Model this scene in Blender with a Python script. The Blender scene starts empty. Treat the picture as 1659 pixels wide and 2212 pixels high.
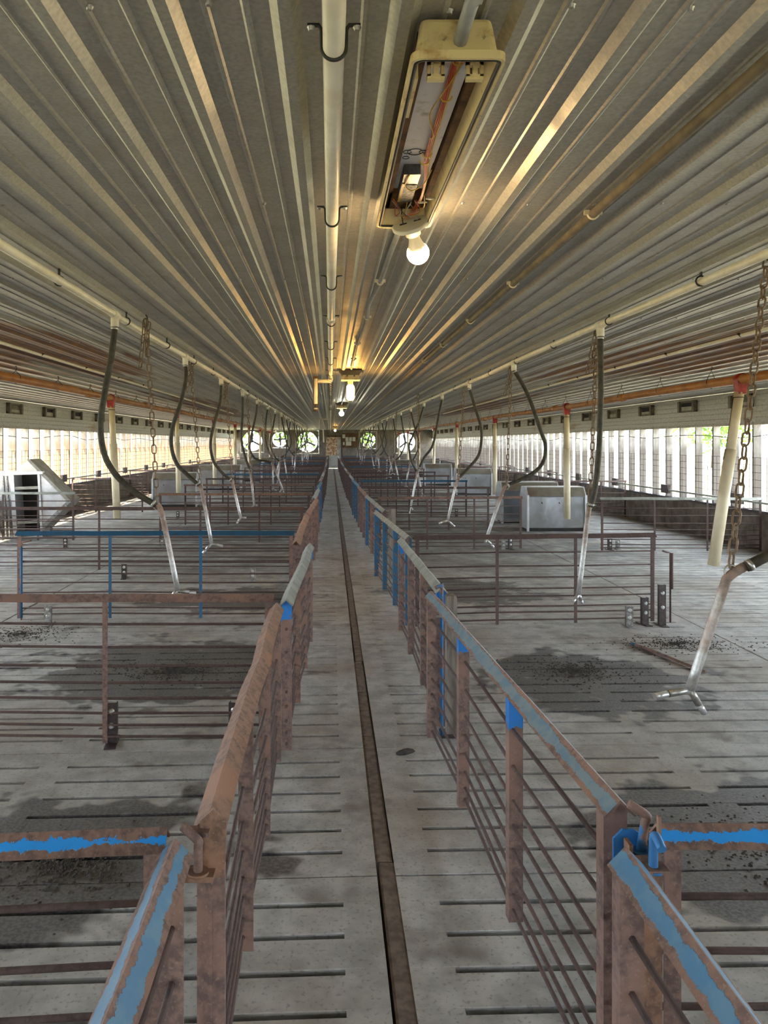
import bpy, math, random
from mathutils import Vector, Matrix
random.seed(7)
sc = bpy.context.scene
COL = sc.collection

# ---------------------------------------------------------------- camera
EYE = 1.6            # eye height over the slatted floor
FPX, VX, VY = 1600.0, 714.0, 957.0     # focal length and aisle vanishing point for a 1659x2212 frame
cam_d = bpy.data.cameras.new('camera'); cam = bpy.data.objects.new('camera', cam_d); COL.objects.link(cam)
cam.location = (0, 0, EYE); cam.rotation_euler = (math.radians(90), 0, 0)
cam_d.sensor_fit = 'VERTICAL'; cam_d.sensor_height = 36.0; cam_d.lens = 36.0*FPX/2212.0
cam_d.shift_x = (829.5-VX)/2212.0; cam_d.shift_y = -(1106.0-VY)/2212.0
cam_d.clip_start = 0.03; cam_d.clip_end = 600
sc.camera = cam

# ---------------------------------------------------------------- light
sc.view_settings.view_transform = 'Standard'; sc.view_settings.look = 'None'
sc.view_settings.gamma = 1.0; sc.view_settings.use_curve_mapping = False
sc.view_settings.exposure = 3.8
sc.cycles.use_denoising = True; sc.cycles.use_light_tree = False
sc.cycles.max_bounces = 6; sc.cycles.diffuse_bounces = 4; sc.cycles.glossy_bounces = 3
sc.cycles.use_adaptive_sampling = True; sc.cycles.adaptive_threshold = 0.13
sc.cycles.caustics_reflective = False; sc.cycles.caustics_refractive = False
sc.cycles.sample_clamp_indirect = 6.0
world = bpy.data.worlds.new('sky'); sc.world = world; world.use_nodes = True
bgn = world.node_tree.nodes['Background']; bgn.inputs[0].default_value = (0.80, 0.90, 1.0, 1); bgn.inputs[1].default_value = 1.0
sun_d = bpy.data.lights.new('sun', 'SUN'); sun = bpy.data.objects.new('sun', sun_d); COL.objects.link(sun)
sun_d.energy = 2.3; sun_d.angle = math.radians(0.6); sun_d.color = (1.0, 0.90, 0.72)
sun.rotation_euler = Vector((1.0, 0.8, -1.9)).to_track_quat('-Z', 'Y').to_euler()

# barn dimensions
XL, XR = -6.0, 6.4           # inner faces of the long walls
YB, YE = -3.0, 46.5          # back wall (behind the viewer) and far end wall
ZC = 2.43                    # ceiling sheet
PITZ = -0.7

# ---------------------------------------------------------------- helpers
def P(px, py, Y): return Vector(((px-VX)*Y/FPX, Y, EYE-(py-VY)*Y/FPX))
ORD = ['first','second','third','fourth','fifth','sixth','seventh','eighth','ninth','tenth','eleventh','twelfth','thirteenth','fourteenth','fifteenth','sixteenth','seventeenth','eighteenth','nineteenth','twentieth',
       'twenty-first','twenty-second','twenty-third','twenty-fourth','twenty-fifth','twenty-sixth','twenty-seventh','twenty-eighth','twenty-ninth','thirtieth']

class MB:
    def __init__(s): s.v=[]; s.f=[]; s.uv=[]; s.sm=[]
    def face(s, idx, uv=None, smooth=False):
        s.f.append(tuple(idx)); s.uv.append(uv); s.sm.append(smooth)
    def box(s, x0,x1,y0,y1,z0,z1, M=None):
        b=len(s.v)
        pts=[(x0,y0,z0),(x1,y0,z0),(x1,y1,z0),(x0,y1,z0),(x0,y0,z1),(x1,y0,z1),(x1,y1,z1),(x0,y1,z1)]
        if M is not None: pts=[tuple(M@Vector(p)) for p in pts]
        s.v+=pts
        for q in ((0,3,2,1),(4,5,6,7),(0,1,5,4),(1,2,6,5),(2,3,7,6),(3,0,4,7)): s.face([b+i for i in q])
        return s
    def prism(s, poly, d0, d1, f):
        """poly: 2D outline (counter-clockwise); f(u,v,d) -> 3D"""
        b=len(s.v); n=len(poly)
        for d in (d0,d1):
            for (u,w) in poly: s.v.append(tuple(f(u,w,d)))
        s.face([b+i for i in range(n)][::-1]); s.face([b+n+i for i in range(n)])
        for i in range(n):
            j=(i+1)%n; s.face([b+i,b+j,b+n+j,b+n+i])
        return s
    def tube(s, pts, r, n=8, cap=True, closed=False):
        pts=[Vector(p) for p in pts]; m=len(pts); b=len(s.v)
        rr = r if isinstance(r,(list,tuple)) else [r]*m
        up=None
        for i,p in enumerate(pts):
            if closed: t=(pts[(i+1)%m]-pts[i-1])
            else: t=(pts[min(i+1,m-1)]-pts[max(i-1,0)])
            t.normalize()
            if up is None:
                up=Vector((0,0,1)) if abs(t.z)<0.9 else Vector((0,1,0))
            a=t.cross(up); 
            if a.length<1e-5: a=t.orthogonal()
            a.normalize(); c=a.cross(t).normalized(); up=c
            for k in range(n):
                an=2*math.pi*k/n
                s.v.append(tuple(p+rr[i]*(math.cos(an)*a+math.sin(an)*c)))
        rng=m if closed else m-1
        for i in range(rng):
            i2=(i+1)%m
            for k in range(n):
                k2=(k+1)%n
                s.face((b+i*n+k,b+i2*n+k,b+i2*n+k2,b+i*n+k2),None,True)
        if cap and not closed:
            s.face([b+k for k in range(n)]); s.face([b+(m-1)*n+k for k in range(n)][::-1])
        return s
    def lathe(s, prof, n=20, M=None, smooth=True):
        """prof: list of (r,z)"""
        b=len(s.v); m=len(prof)
        for (r,z) in prof:
            for k in range(n):
                an=2*math.pi*k/n; p=Vector((r*math.cos(an),r*math.sin(an),z))
                s.v.append(tuple(M@p if M is not None else p))
        for i in range(m-1):
            for k in range(n):
                k2=(k+1)%n; s.face((b+i*n+k,b+i*n+k2,b+(i+1)*n+k2,b+(i+1)*n+k),None,smooth)
        s.face([b+k for k in range(n)][::-1]); s.face([b+(m-1)*n+k for k in range(n)])
        return s
    def mesh(s, name, mat):
        me=bpy.data.meshes.new(name); me.from_pydata(s.v,[],s.f)
        if any(u is not None for u in s.uv):
            ul=me.uv_layers.new(name='UVMap'); li=0
            for f,u in zip(s.f,s.uv):
                for k in range(len(f)):
                    ul.data[li].uv = u[k] if u is not None else (0,0); li+=1
        me.polygons.foreach_set('use_smooth', s.sm)
        me.materials.append(mat); me.update()
        return me
    def build(s, name, mat, parent=None):
        return ob(name, s.mesh(name,mat), parent)

def ob(name, me, parent=None, loc=None, rot=None):
    o=bpy.data.objects.new(name, me); COL.objects.link(o)
    if parent is not None: o.parent=parent
    if loc is not None: o.location=loc
    if rot is not None: o.rotation_euler=rot
    return o
def tag(o, label=None, cat=None, group=None, kind=None):
    if label: o['label']=label
    if cat: o['category']=cat
    if group: o['group']=group
    if kind: o['kind']=kind
    return o
def empty(name, loc=(0,0,0), rot=(0,0,0)):
    o=bpy.data.objects.new(name,None); COL.objects.link(o); o.location=loc; o.rotation_euler=rot; o.empty_display_size=0.1
    return o
def spline(pts, per=6):
    pts=[Vector(p) for p in pts]; out=[]
    for i in range(len(pts)-1):
        p0=pts[max(i-1,0)]; p1=pts[i]; p2=pts[i+1]; p3=pts[min(i+2,len(pts)-1)]
        for k in range(per):
            t=k/per
            out.append(0.5*((2*p1)+(-p0+p2)*t+(2*p0-5*p1+4*p2-p3)*t*t+(-p0+3*p1-3*p2+p3)*t**3))
    out.append(pts[-1]); return out

# ---------------------------------------------------------------- materials
class NT:
    def __init__(s,name):
        m=bpy.data.materials.new(name); m.use_nodes=True; s.m=m; s.t=m.node_tree; s.b=s.t.nodes['Principled BSDF']
        s.pos=s.t.nodes.new('ShaderNodeNewGeometry').outputs['Position']
    def n(s,kind,**kw):
        nd=s.t.nodes.new(kind)
        for k,v in kw.items(): setattr(nd,k,v)
        return nd
    def link(s,a,b): s.t.links.new(a,b)
    def noise(s,scale,detail=4,vec=None,rough=0.55,stretch=None):
        v=vec or s.pos
        if stretch:
            mp=s.n('ShaderNodeVectorMath',operation='MULTIPLY'); s.link(v,mp.inputs[0]); mp.inputs[1].default_value=stretch; v=mp.outputs[0]
        nd=s.n('ShaderNodeTexNoise'); nd.inputs['Scale'].default_value=scale; nd.inputs['Detail'].default_value=detail; nd.inputs['Roughness'].default_value=rough
        s.link(v,nd.inputs['Vector']); return nd.outputs['Fac']
    def math(s,op,a,b=None,c=None,clamp=False):
        nd=s.n('ShaderNodeMath',operation=op); nd.use_clamp=clamp
        for i,x in enumerate((a,b,c)):
            if x is None: continue
            if isinstance(x,(int,float)): nd.inputs[i].default_value=x
            else: s.link(x,nd.inputs[i])
        return nd.outputs[0]
    def step(s,x,lo,hi):
        nd=s.n('ShaderNodeMapRange'); nd.interpolation_type='SMOOTHSTEP'
        nd.inputs['From Min'].default_value=lo; nd.inputs['From Max'].default_value=hi; s.link(x,nd.inputs['Value']); return nd.outputs[0]
    def mix(s,fac,a,b):
        nd=s.n('ShaderNodeMix',data_type='RGBA')
        if isinstance(fac,(int,float)): nd.inputs[0].default_value=fac
        else: s.link(fac,nd.inputs[0])
        for i,x in ((6,a),(7,b)):
            if isinstance(x,tuple): nd.inputs[i].default_value=(*x[:3],1)
            else: s.link(x,nd.inputs[i])
        return nd.outputs[2]
    def xyz(s):
        nd=s.n('ShaderNodeSeparateXYZ'); s.link(s.pos,nd.inputs[0]); return nd.outputs
    def ellipse(s,cx,cy,rx,ry,nz,amp,lo=0.0,hi=0.35):
        """soft blotch on the floor plane, broken by noise nz"""
        X,Y,_=s.xyz()
        a=s.math('DIVIDE',s.math('SUBTRACT',X,cx),rx); b=s.math('DIVIDE',s.math('SUBTRACT',Y,cy),ry)
        d=s.math('SQRT',s.math('ADD',s.math('MULTIPLY',a,a),s.math('MULTIPLY',b,b)))
        v=s.math('ADD',s.math('SUBTRACT',1.0,d),s.math('MULTIPLY',s.math('SUBTRACT',nz,0.5),amp))
        return s.step(v,lo,hi)
    def color(s,c): s.link(c,s.b.inputs['Base Color']) if not isinstance(c,tuple) else setattr(s.b.inputs['Base Color'],'default_value',(*c[:3],1))
    def rough(s,r): s.link(r,s.b.inputs['Roughness']) if not isinstance(r,(int,float)) else setattr(s.b.inputs['Roughness'],'default_value',r)
    def metal(s,r): s.link(r,s.b.inputs['Metallic']) if not isinstance(r,(int,float)) else setattr(s.b.inputs['Metallic'],'default_value',r)
    def bump(s,h,strength=0.3,dist=0.01):
        nd=s.n('ShaderNodeBump'); nd.inputs['Strength'].default_value=strength; nd.inputs['Distance'].default_value=dist
        s.link(h,nd.inputs['Height']); s.link(nd.outputs[0],s.b.inputs['Normal'])

def plain(name,c1,c2=None,scale=30,rough=0.6,metal=0.0,bump=0.0,lo=0.35,hi=0.65,stretch=None):
    t=NT(name)
    if c2 is None: c2=tuple(x*0.75 for x in c1)
    n=t.noise(scale,3,stretch=stretch,rough=0.62); t.color(t.mix(t.step(n,lo,hi),c1,c2)); t.rough(rough); t.metal(metal)
    if bump: t.bump(n,bump,0.004)
    return t.m

M={}
def rustcol(t, warm=1.0):
    a=t.noise(38,3,rough=0.65); b=t.noise(140,1); c=t.noise(6,1)
    k=warm-1.0
    col=t.mix(t.step(a,0.35,0.68),(0.25+0.12*k,0.155+0.015*k,0.125-0.08*k),(0.125+0.08*k,0.08+0.012*k,0.070-0.04*k))
    col=t.mix(t.step(c,0.5,0.7),col,(0.27+0.16*k,0.155+0.02*k,0.115-0.08*k))
    col=t.mix(t.math('MULTIPLY',t.step(b,0.62,0.72),0.5),col,(0.33,0.24,0.19))
    return col,a
def rust(name,warm=1.0,dark=1.0):
    t=NT(name); c,a=rustcol(t,warm)
    if dark!=1.0: c=t.mix(1-dark,c,(0.03,0.02,0.022))
    t.color(c); t.rough(0.75); return t.m
M['rust']=rust('rust'); M['rust_orange']=rust('rust_orange',1.28); M['rust_dark']=rust('rust_dark',1.0,0.38)
def flaked(name,blue,width=0.36,amp=0.75,second=None):
    """paint left down the middle of a rail face (uv v runs across the face), flaking to rust at the edges"""
    t=NT(name); c,a=rustcol(t,1.1)
    uv=t.n('ShaderNodeUVMap'); sp=t.n('ShaderNodeSeparateXYZ'); t.link(uv.outputs[0],sp.inputs[0])
    e=t.math('SUBTRACT',width,t.math('ABSOLUTE',t.math('SUBTRACT',sp.outputs[1],0.5)))
    n1=t.noise(26,5,rough=0.8); n2=t.noise(3.2,3)
    m=t.math('ADD',t.math('ADD',e,t.math('MULTIPLY',t.math('SUBTRACT',n1,0.5),amp)),t.math('MULTIPLY',t.math('SUBTRACT',n2,0.5),0.7))
    k=t.step(m,0.0,0.035)
    bl=blue
    if second: bl=t.mix(t.step(t.noise(20,4),0.45,0.6),blue,second)
    t.color(t.mix(k,c,bl)); t.rough(t.math('SUBTRACT',0.75,t.math('MULTIPLY',k,0.35))); t.bump(t.math('ADD',t.math('MULTIPLY',k,0.6),t.math('MULTIPLY',a,0.4)),0.5,0.004)
    return t.m
M['flake_blue']=flaked('flaked_blue_rail',(0.085,0.22,0.36),0.30,0.6,(0.12,0.25,0.36))
M['flake_grey']=flaked('flaked_greyblue_rail',(0.19,0.255,0.28),0.33,0.55,(0.13,0.22,0.29))
M['flake_bright']=flaked('flaked_bright_blue_rail',(0.03,0.33,0.85),0.22,0.9)
def blotched(name,blue,thr,base_warm=1.0,top=None):
    t=NT(name); c,a=rustcol(t,base_warm); n=t.noise(5.5 if top is None else 14,4,rough=0.65)
    if top is not None: n=t.math('ADD',n,t.math('MULTIPLY',t.math('SUBTRACT',t.xyz()[2],top),3.0))   # paint survives near the head of the post
    k=t.step(n,thr,thr+0.02); t.color(t.mix(k,c,blue)); t.rough(0.6); return t.m
M['blotch']=blotched('rust_with_blue_flecks',(0.02,0.2,0.6),0.52,1.0,0.66)
M['flake_plate']=blotched('plate_blue',(0.03,0.20,0.52),0.44)
M['blue_worn']=blotched('worn_blue_paint',(0.03,0.13,0.26),0.40)
M['blue']=plain('blue_paint',(0.018,0.11,0.21),(0.03,0.09,0.15),14,0.45)
M['blue_bright']=blotched('pin_blue',(0.04,0.19,0.44),0.46)
M['galv_rail']=plain('grey_green_rail',(0.36,0.37,0.32),(0.24,0.25,0.22),9,0.55,0.2)
M['rod']=rust('rod_rust',1.0,0.38)

def concrete(name):
    t=NT(name)
    big=t.noise(0.9,1); mid=t.noise(6,3,rough=0.65); fine=t.noise(70,1); n3=t.noise(2.4,3,rough=0.68)
    c=t.mix(t.step(mid,0.32,0.7),(0.51,0.495,0.46),(0.33,0.317,0.29))
    c=t.mix(t.math('MULTIPLY',t.step(big,0.42,0.7),0.55),c,(0.31,0.25,0.185))
    c=t.mix(t.math('MULTIPLY',t.step(fine,0.56,0.74),0.5),c,(0.17,0.16,0.15))
    c=t.mix(t.math('MULTIPLY',t.step(n3,0.54,0.70),0.7),c,(0.17,0.14,0.115))
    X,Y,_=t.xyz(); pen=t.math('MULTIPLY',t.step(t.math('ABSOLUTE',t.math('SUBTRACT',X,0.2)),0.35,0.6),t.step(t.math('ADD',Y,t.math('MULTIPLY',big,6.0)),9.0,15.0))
    wet_dark=t.math('MULTIPLY',t.math('MULTIPLY',pen,0.75),t.step(n3,0.3,0.55))  # pen floors turn darker towards the far end, broken up by noise
    for (cx,cy,rx,ry,am) in ((1.75,5.05,0.75,0.75,1.5),(-1.2,5.3,0.95,0.85,1.6),(1.75,3.0,0.75,0.65,1.6),(-1.1,2.85,0.75,0.55,1.6),(-1.0,7.6,0.9,0.6,1.5),(1.4,8.0,0.9,0.7,1.5)):
        e=t.ellipse(cx,cy,rx,ry,n3,am*1.7,0.0,0.22); wet_dark=e if wet_dark is None else t.math('MAXIMUM',wet_dark,e)
    c=t.mix(t.math('MULTIPLY',wet_dark,0.82),c,t.mix(t.step(fine,0.4,0.62),(0.035,0.034,0.036),(0.11,0.105,0.10)))
    t.color(c); t.rough(t.math('SUBTRACT',0.82,t.math('MULTIPLY',wet_dark,0.3)))
    t.bump(fine,0.3,0.004)
    return t.m
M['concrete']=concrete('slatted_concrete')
M['filler']=plain('packed_dirt_strip',(0.22,0.17,0.135),(0.13,0.10,0.078),22,0.9,0,0.6)
M['pit']=plain('pit_slurry',(0.03,0.03,0.032),(0.02,0.02,0.02),3,0.5)
M['block']=plain('block_wall',(0.20,0.165,0.13),(0.11,0.085,0.065),4,0.9,0,0.4)
def studmat(name,tint):
    t=NT(name); X,Y,Z=t.xyz(); g=t.noise(5,5,stretch=(3,3,0.5)); n=t.noise(3.5,4)
    c=t.mix(t.step(g,0.35,0.7),(0.36,0.35,0.32),(0.22,0.21,0.19))
    k=t.step(t.math('ADD',t.math('MULTIPLY',Z,-1.0),t.math('MULTIPLY',n,0.9)),-1.45,-0.85)
    t.color(t.mix(t.math('MULTIPLY',k,0.8),c,tint)); t.rough(0.8); return t.m
M['stud_l']=studmat('whitewashed_studs_ochre',(0.33,0.165,0.065)); M['stud_r']=studmat('whitewashed_studs_brown',(0.075,0.055,0.042))
def siding(name):
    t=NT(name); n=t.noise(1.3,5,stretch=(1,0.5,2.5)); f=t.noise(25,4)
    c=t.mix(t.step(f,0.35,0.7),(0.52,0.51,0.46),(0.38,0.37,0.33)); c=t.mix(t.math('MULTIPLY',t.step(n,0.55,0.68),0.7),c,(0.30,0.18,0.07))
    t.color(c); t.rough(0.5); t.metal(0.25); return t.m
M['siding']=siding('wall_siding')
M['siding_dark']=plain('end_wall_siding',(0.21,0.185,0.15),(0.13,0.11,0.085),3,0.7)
def ceilmat():
    t=NT('galvanised_ceiling')
    f=t.noise(90,2); d=t.noise(5,3,rough=0.7); st=t.noise(1.0,3,stretch=(9,0.35,1))
    c=t.mix(t.step(f,0.3,0.75),(0.56,0.54,0.455),(0.43,0.415,0.345))
    dust=t.math('MULTIPLY',t.step(d,0.42,0.7),0.55); c=t.mix(dust,c,(0.36,0.33,0.27))
    X,Y,_=t.xyz(); rst=None
    for (cx,cy,rx,ry) in ((-2.75,7.0,0.9,3.0),(3.45,7.0,0.9,3.0),(-2.8,18,0.55,6.0),(3.35,18,0.55,6.4)):
        e=t.ellipse(cx,cy,rx,ry,st,2.6,-0.05,0.25); rst=e if rst is None else t.math('MAXIMUM',rst,e)
    c=t.mix(t.math('MULTIPLY',rst,0.92),c,t.mix(t.step(d,0.4,0.65),(0.12,0.05,0.02),(0.24,0.11,0.035)))
    t.color(c)
    t.metal(t.math('MULTIPLY',t.math('SUBTRACT',0.62,t.math('MULTIPLY',dust,0.6)),t.math('SUBTRACT',1.0,rst)))
    t.rough(t.math('ADD',0.33,t.math('MULTIPLY',d,0.25)))
    t.bump(f,0.15,0.002); return t.m
M['ceiling']=ceilmat()
M['screw']=plain('screw_head',(0.5,0.48,0.42),None,40,0.4,0.7)
M['pvc']=plain('white_pvc',(0.86,0.81,0.68),(0.76,0.69,0.54),9,0.4)
M['pvc_cream']=plain('cream_pvc',(0.78,0.68,0.46),(0.70,0.60,0.40),6,0.45)
M['orange']=plain('orange_auger_tube',(0.45,0.19,0.045),(0.30,0.12,0.03),7,0.45,stretch=(1,0.6,1))
M['red']=plain('red_plastic',(0.42,0.028,0.02),(0.22,0.012,0.012),25,0.4)
M['black']=plain('black_rubber',(0.018,0.018,0.015),(0.03,0.028,0.02),30,0.55)
M['hose']=plain('dusty_black_hose',(0.026,0.022,0.014),(0.06,0.052,0.034),24,0.6)
M['galv']=plain('galvanised_pipe',(0.56,0.56,0.54),(0.36,0.34,0.30),26,0.38,0.7)
def nip():
    t=NT('galvanised_pipe_rusting'); X,Y,Z=t.xyz(); c,a=rustcol(t,1.25); n=t.noise(9,3)
    k=t.step(t.math('ADD',Z,t.math('MULTIPLY',t.math('SUBTRACT',n,0.5),0.7)),0.88,1.10)
    g=t.mix(t.step(a,0.35,0.7),(0.62,0.62,0.60),(0.42,0.41,0.38)); t.color(t.mix(t.math('MULTIPLY',k,0.85),g,c)); t.metal(t.math('MULTIPLY',t.math('SUBTRACT',1.0,k),0.5)); t.rough(0.42); return t.m
M['nipple']=nip()
M['chain']=plain('rusty_chain',(0.20,0.13,0.08),(0.30,0.22,0.15),60,0.6,0.3)
M['steel']=plain('stainless_sheet',(0.50,0.52,0.55),(0.36,0.36,0.35),3.0,0.24,0.95)
M['steel_edge']=plain('stainless_edge',(0.72,0.73,0.74),(0.6,0.6,0.6),8,0.3,0.6)
M['dark']=plain('dark_recess',(0.012,0.011,0.01),(0.02,0.018,0.016),9,0.8)
M['bracket']=plain('dark_steel_bracket',(0.09,0.065,0.06),(0.05,0.04,0.04),40,0.5,0.3)
M['bracket_galv']=plain('galvanised_bracket',(0.42,0.42,0.40),(0.22,0.2,0.19),30,0.4,0.6)
M['bolt']=plain('bolt_head',(0.75,0.75,0.72),None,60,0.3,0.7)
M['wood_post']=plain('weathered_post',(0.34,0.30,0.25),(0.17,0.14,0.12),8,0.8,0,0.3,stretch=(4,4,0.5))
M['conduit']=plain('grey_conduit',(0.33,0.34,0.33),(0.25,0.25,0.23),10,0.5)
M['conduit_brown']=plain('dusty_conduit',(0.21,0.165,0.10),(0.14,0.11,0.07),10,0.8)
def fixmat():
    t=NT('yellowed_fixture'); n=t.noise(14,6,rough=0.65); m=t.noise(40,4)
    c=t.mix(t.step(n,0.5,0.75),(0.70,0.57,0.29),(0.40,0.24,0.09)); c=t.mix(t.math('MULTIPLY',t.step(m,0.62,0.74),0.7),c,(0.10,0.06,0.03)); t.color(c); t.rough(0.5); return t.m
M['fixture']=fixmat()
M['tray']=plain('grimy_white_tray',(0.80,0.81,0.84),(0.42,0.38,0.35),16,0.75,0.0,0,0.55,0.8)
M['grime']=plain('brown_grime',(0.06,0.028,0.012),(0.15,0.075,0.025),20,0.9,0,0.4)
M['wire_red']=plain('red_wire',(0.62,0.06,0.02),(0.62,0.16,0.03),30,0.4)
M['wire_yellow']=plain('yellow_wire',(0.72,0.42,0.03),None,30,0.4)
M['wire_white']=plain('white_wire',(0.7,0.64,0.5),None,30,0.4)
M['wire_blue']=plain('blue_wire',(0.12,0.14,0.2),None,30,0.4)
M['ballast']=plain('ballast_case',(0.045,0.045,0.05),(0.12,0.12,0.13),30,0.4,0.3)
M['ballast_label']=plain('ballast_label',(0.42,0.38,0.26),(0.10,0.08,0.05),70,0.6)
M['porcelain']=plain('porcelain',(0.78,0.74,0.62),(0.70,0.64,0.50),12,0.3)
def emis(name,col,s):
    m=bpy.data.materials.new(name); m.use_nodes=True; b=m.node_tree.nodes['Principled BSDF']
    b.inputs['Base Color'].default_value=(0.8,0.8,0.75,1); b.inputs['Emission Color'].default_value=(*col,1); b.inputs['Emission Strength'].default_value=s; return m
M['bulb1']=emis('lit_bulb_warm',(1.0,0.68,0.34),12.0); M['bulb2']=emis('lit_bulb_amber',(1.0,0.52,0.12),10.0); M['bulb3']=emis('lit_bulb_white',(1.0,0.95,0.75),6.0)
M['wire']=plain('dark_wire',(0.07,0.055,0.045),None,40,0.6,0.3)
M['board']=plain('brown_board',(0.13,0.075,0.03),(0.08,0.045,0.02),6,0.8)
M['paper']=plain('paper',(0.62,0.6,0.54),(0.5,0.48,0.42),30,0.8)
M['door']=plain('pale_door',(0.50,0.49,0.45),(0.34,0.31,0.26),3,0.6)
M['signrust']=plain('rust_streaked_plate',(0.62,0.50,0.34),(0.34,0.16,0.06),13,0.7,0,0.2,0.42,0.58)
M['inlet']=plain('inlet_frame',(0.20,0.175,0.125),(0.13,0.11,0.08),14,0.7)
M['inlet_flap']=plain('inlet_flap',(0.42,0.40,0.34),(0.3,0.28,0.22),9,0.6)
M['trimwhite']=plain('pale_frame',(0.55,0.52,0.45),(0.36,0.32,0.26),8,0.7)
M['grass']=plain('dry_grass',(0.25,0.24,0.12),(0.33,0.29,0.18),0.6,0.95)
M['gravel']=plain('pale_gravel',(0.50,0.44,0.35),(0.40,0.34,0.27),2.0,0.95)
M['leaf']=plain('leaves',(0.22,0.36,0.08),(0.12,0.24,0.05),1.2,0.7)
M['bark']=plain('bark',(0.11,0.085,0.06),None,8,0.9)
M['manure']=plain('dry_manure',(0.035,0.030,0.027),(0.07,0.06,0.05),40,0.9)

# ================================================================ structure
# ---- outside ground
g=MB(); g.box(-160,-9,-60,200,-0.9,-0.35); g.box(11,160,-60,200,-0.9,-0.35); g.box(-9,11,47.6,200,-0.9,-0.35); g.box(-9,11,-60,-4,-0.9,-0.35)
tag(g.build('ground',M['grass']),'mown grass ground outside the barn walls','ground',kind='structure')
g=MB(); g.box(-9,XL-0.2,-4,47.6,-0.9,-0.3); g.box(XR+0.2,11,-4,47.6,-0.9,-0.3)
tag(g.build('ground',M['gravel']),'pale gravel apron along the long barn walls','ground',kind='structure')

# ---- slatted floor: gang slats of precast concrete with real slots
floor=tag(empty('floor'),'slatted grey concrete barn floor with open slots',kind='structure')
PITCH=0.1645; NSL=7; GL=PITCH*NSL; SLOT=0.026
def slat_mesh(x0,x1,slots,shear,xref,name):
    """one gang slat: beams with two columns of slots, joint gap at its far edge; x in world, y local 0..GL"""
    m=MB(); S=lambda x,y,z:(x,y+shear*(x-xref),z)
    solid=[]; cur=x0
    for a,b in slots: solid.append((cur,a)); cur=b
    solid.append((cur,x1))
    T=0.11
    def bx(xa,xb,ya,yb,bev):
        b=len(m.v); e=0.002 if bev else 0.0008
        tp=0.026 if bev else 0.0   # slats taper downwards
        m.v+= [S(xa,ya+tp,-T),S(xb,ya+tp,-T),S(xb,yb-tp,-T),S(xa,yb-tp,-T),S(xa,ya,-e),S(xb,ya,-e),S(xb,yb,-e),S(xa,yb,-e)]
        for q in ((0,3,2,1),(0,1,5,4),(1,2,6,5),(2,3,7,6),(3,0,4,7)): m.face([b+i for i in q])
        if bev:
            m.v+=[S(xa,ya+e,0),S(xb,ya+e,0),S(xb,yb-e,0),S(xa,yb-e,0)]
            for q in ((8,9,10,11),(4,5,9,8),(6,7,11,10),(4,8,11,7),(5,6,10,9)): m.face([b+i for i in q])
        else: m.face([b+4,b+5,b+6,b+7])
    gap=0.007
    for k in range(NSL):
        ya=k*PITCH+(SLOT/2 if k else gap/2); yb=(k+1)*PITCH-(SLOT/2 if k<NSL-1 else gap/2)
        bx(x0,x1,ya,yb,True)
        if k<NSL-1:
            for a,b in solid: bx(a,b,yb-0.03,yb+SLOT+0.03,False)
    for v in range(len(m.v)):
        x,y,z=m.v[v]
        # lift filler blocks a hair below the beam tops is not wanted: keep flush
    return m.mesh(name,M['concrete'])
cols=[(-2.93,0.172,[(-2.80,-1.44),(-1.30,0.045)],0.045,0.172,'slat'),(0.242,3.21,[(0.38,1.67),(1.80,3.08)],0.028,0.242,'slat'),
      (-5.99,-2.945,[(-5.86,-4.54),(-4.40,-3.08)],0.045,0.172,'slat'),(3.225,6.39,[(3.35,4.75),(4.88,6.27)],0.028,0.242,'slat')]
Y0J=2.741-4*GL-0.0
njoint=int((YE-Y0J)/GL)
for ci,cdef in enumerate(cols):
    me=slat_mesh(*cdef)
    for k in range(-2,njoint):
        y=Y0J+k*GL
        if y>YE-GL+0.55: continue
        o=ob('slat',me,floor,(0,y,random.uniform(-0.0015,0.0015)))
strip=MB(); nseg=60; y=YB
def sx(y): return 0.012*math.sin(y*0.9)+0.006*math.sin(y*2.3+1)
m=MB(); y=-2.4
while y<YE:
    L=random.uniform(0.55,1.25); y2=min(y+L,YE)
    o=random.uniform(-0.006,0.006)
    m.prism([(0.176+o,-0.10),(0.238+o,-0.10),(0.238+o,-0.007),(0.23+o,-0.004),(0.184+o,-0.004),(0.176+o,-0.007)],y+0.004,y2-0.004,lambda u,w,d:(u,d,w))
    y=y2
tag(m.build('trim_1',M['filler']),'brown packed-dirt strip down the middle of the aisle floor',kind='structure')
m=MB(); m.box(XL-0.2,XR+0.2,YB-0.2,YE+0.2,PITZ-0.1,PITZ); m.build('pit_bottom',M['pit'],floor)
for (x0,x1) in ((XL-0.2,XL-0.02),(XR+0.02,XR+0.2)):
    m=MB(); m.box(x0,x1,YB-0.2,YE+0.2,PITZ,-0.001); m.build('pit_side',M['block'],floor)
m=MB(); m.box(XL,XR,YB-0.2,YB,PITZ,-0.001); m.build('pit_side',M['block'],floor)
m=MB(); m.box(XL,XR,YE,YE+0.2,PITZ,-0.001); m.build('pit_side',M['block'],floor)

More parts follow.
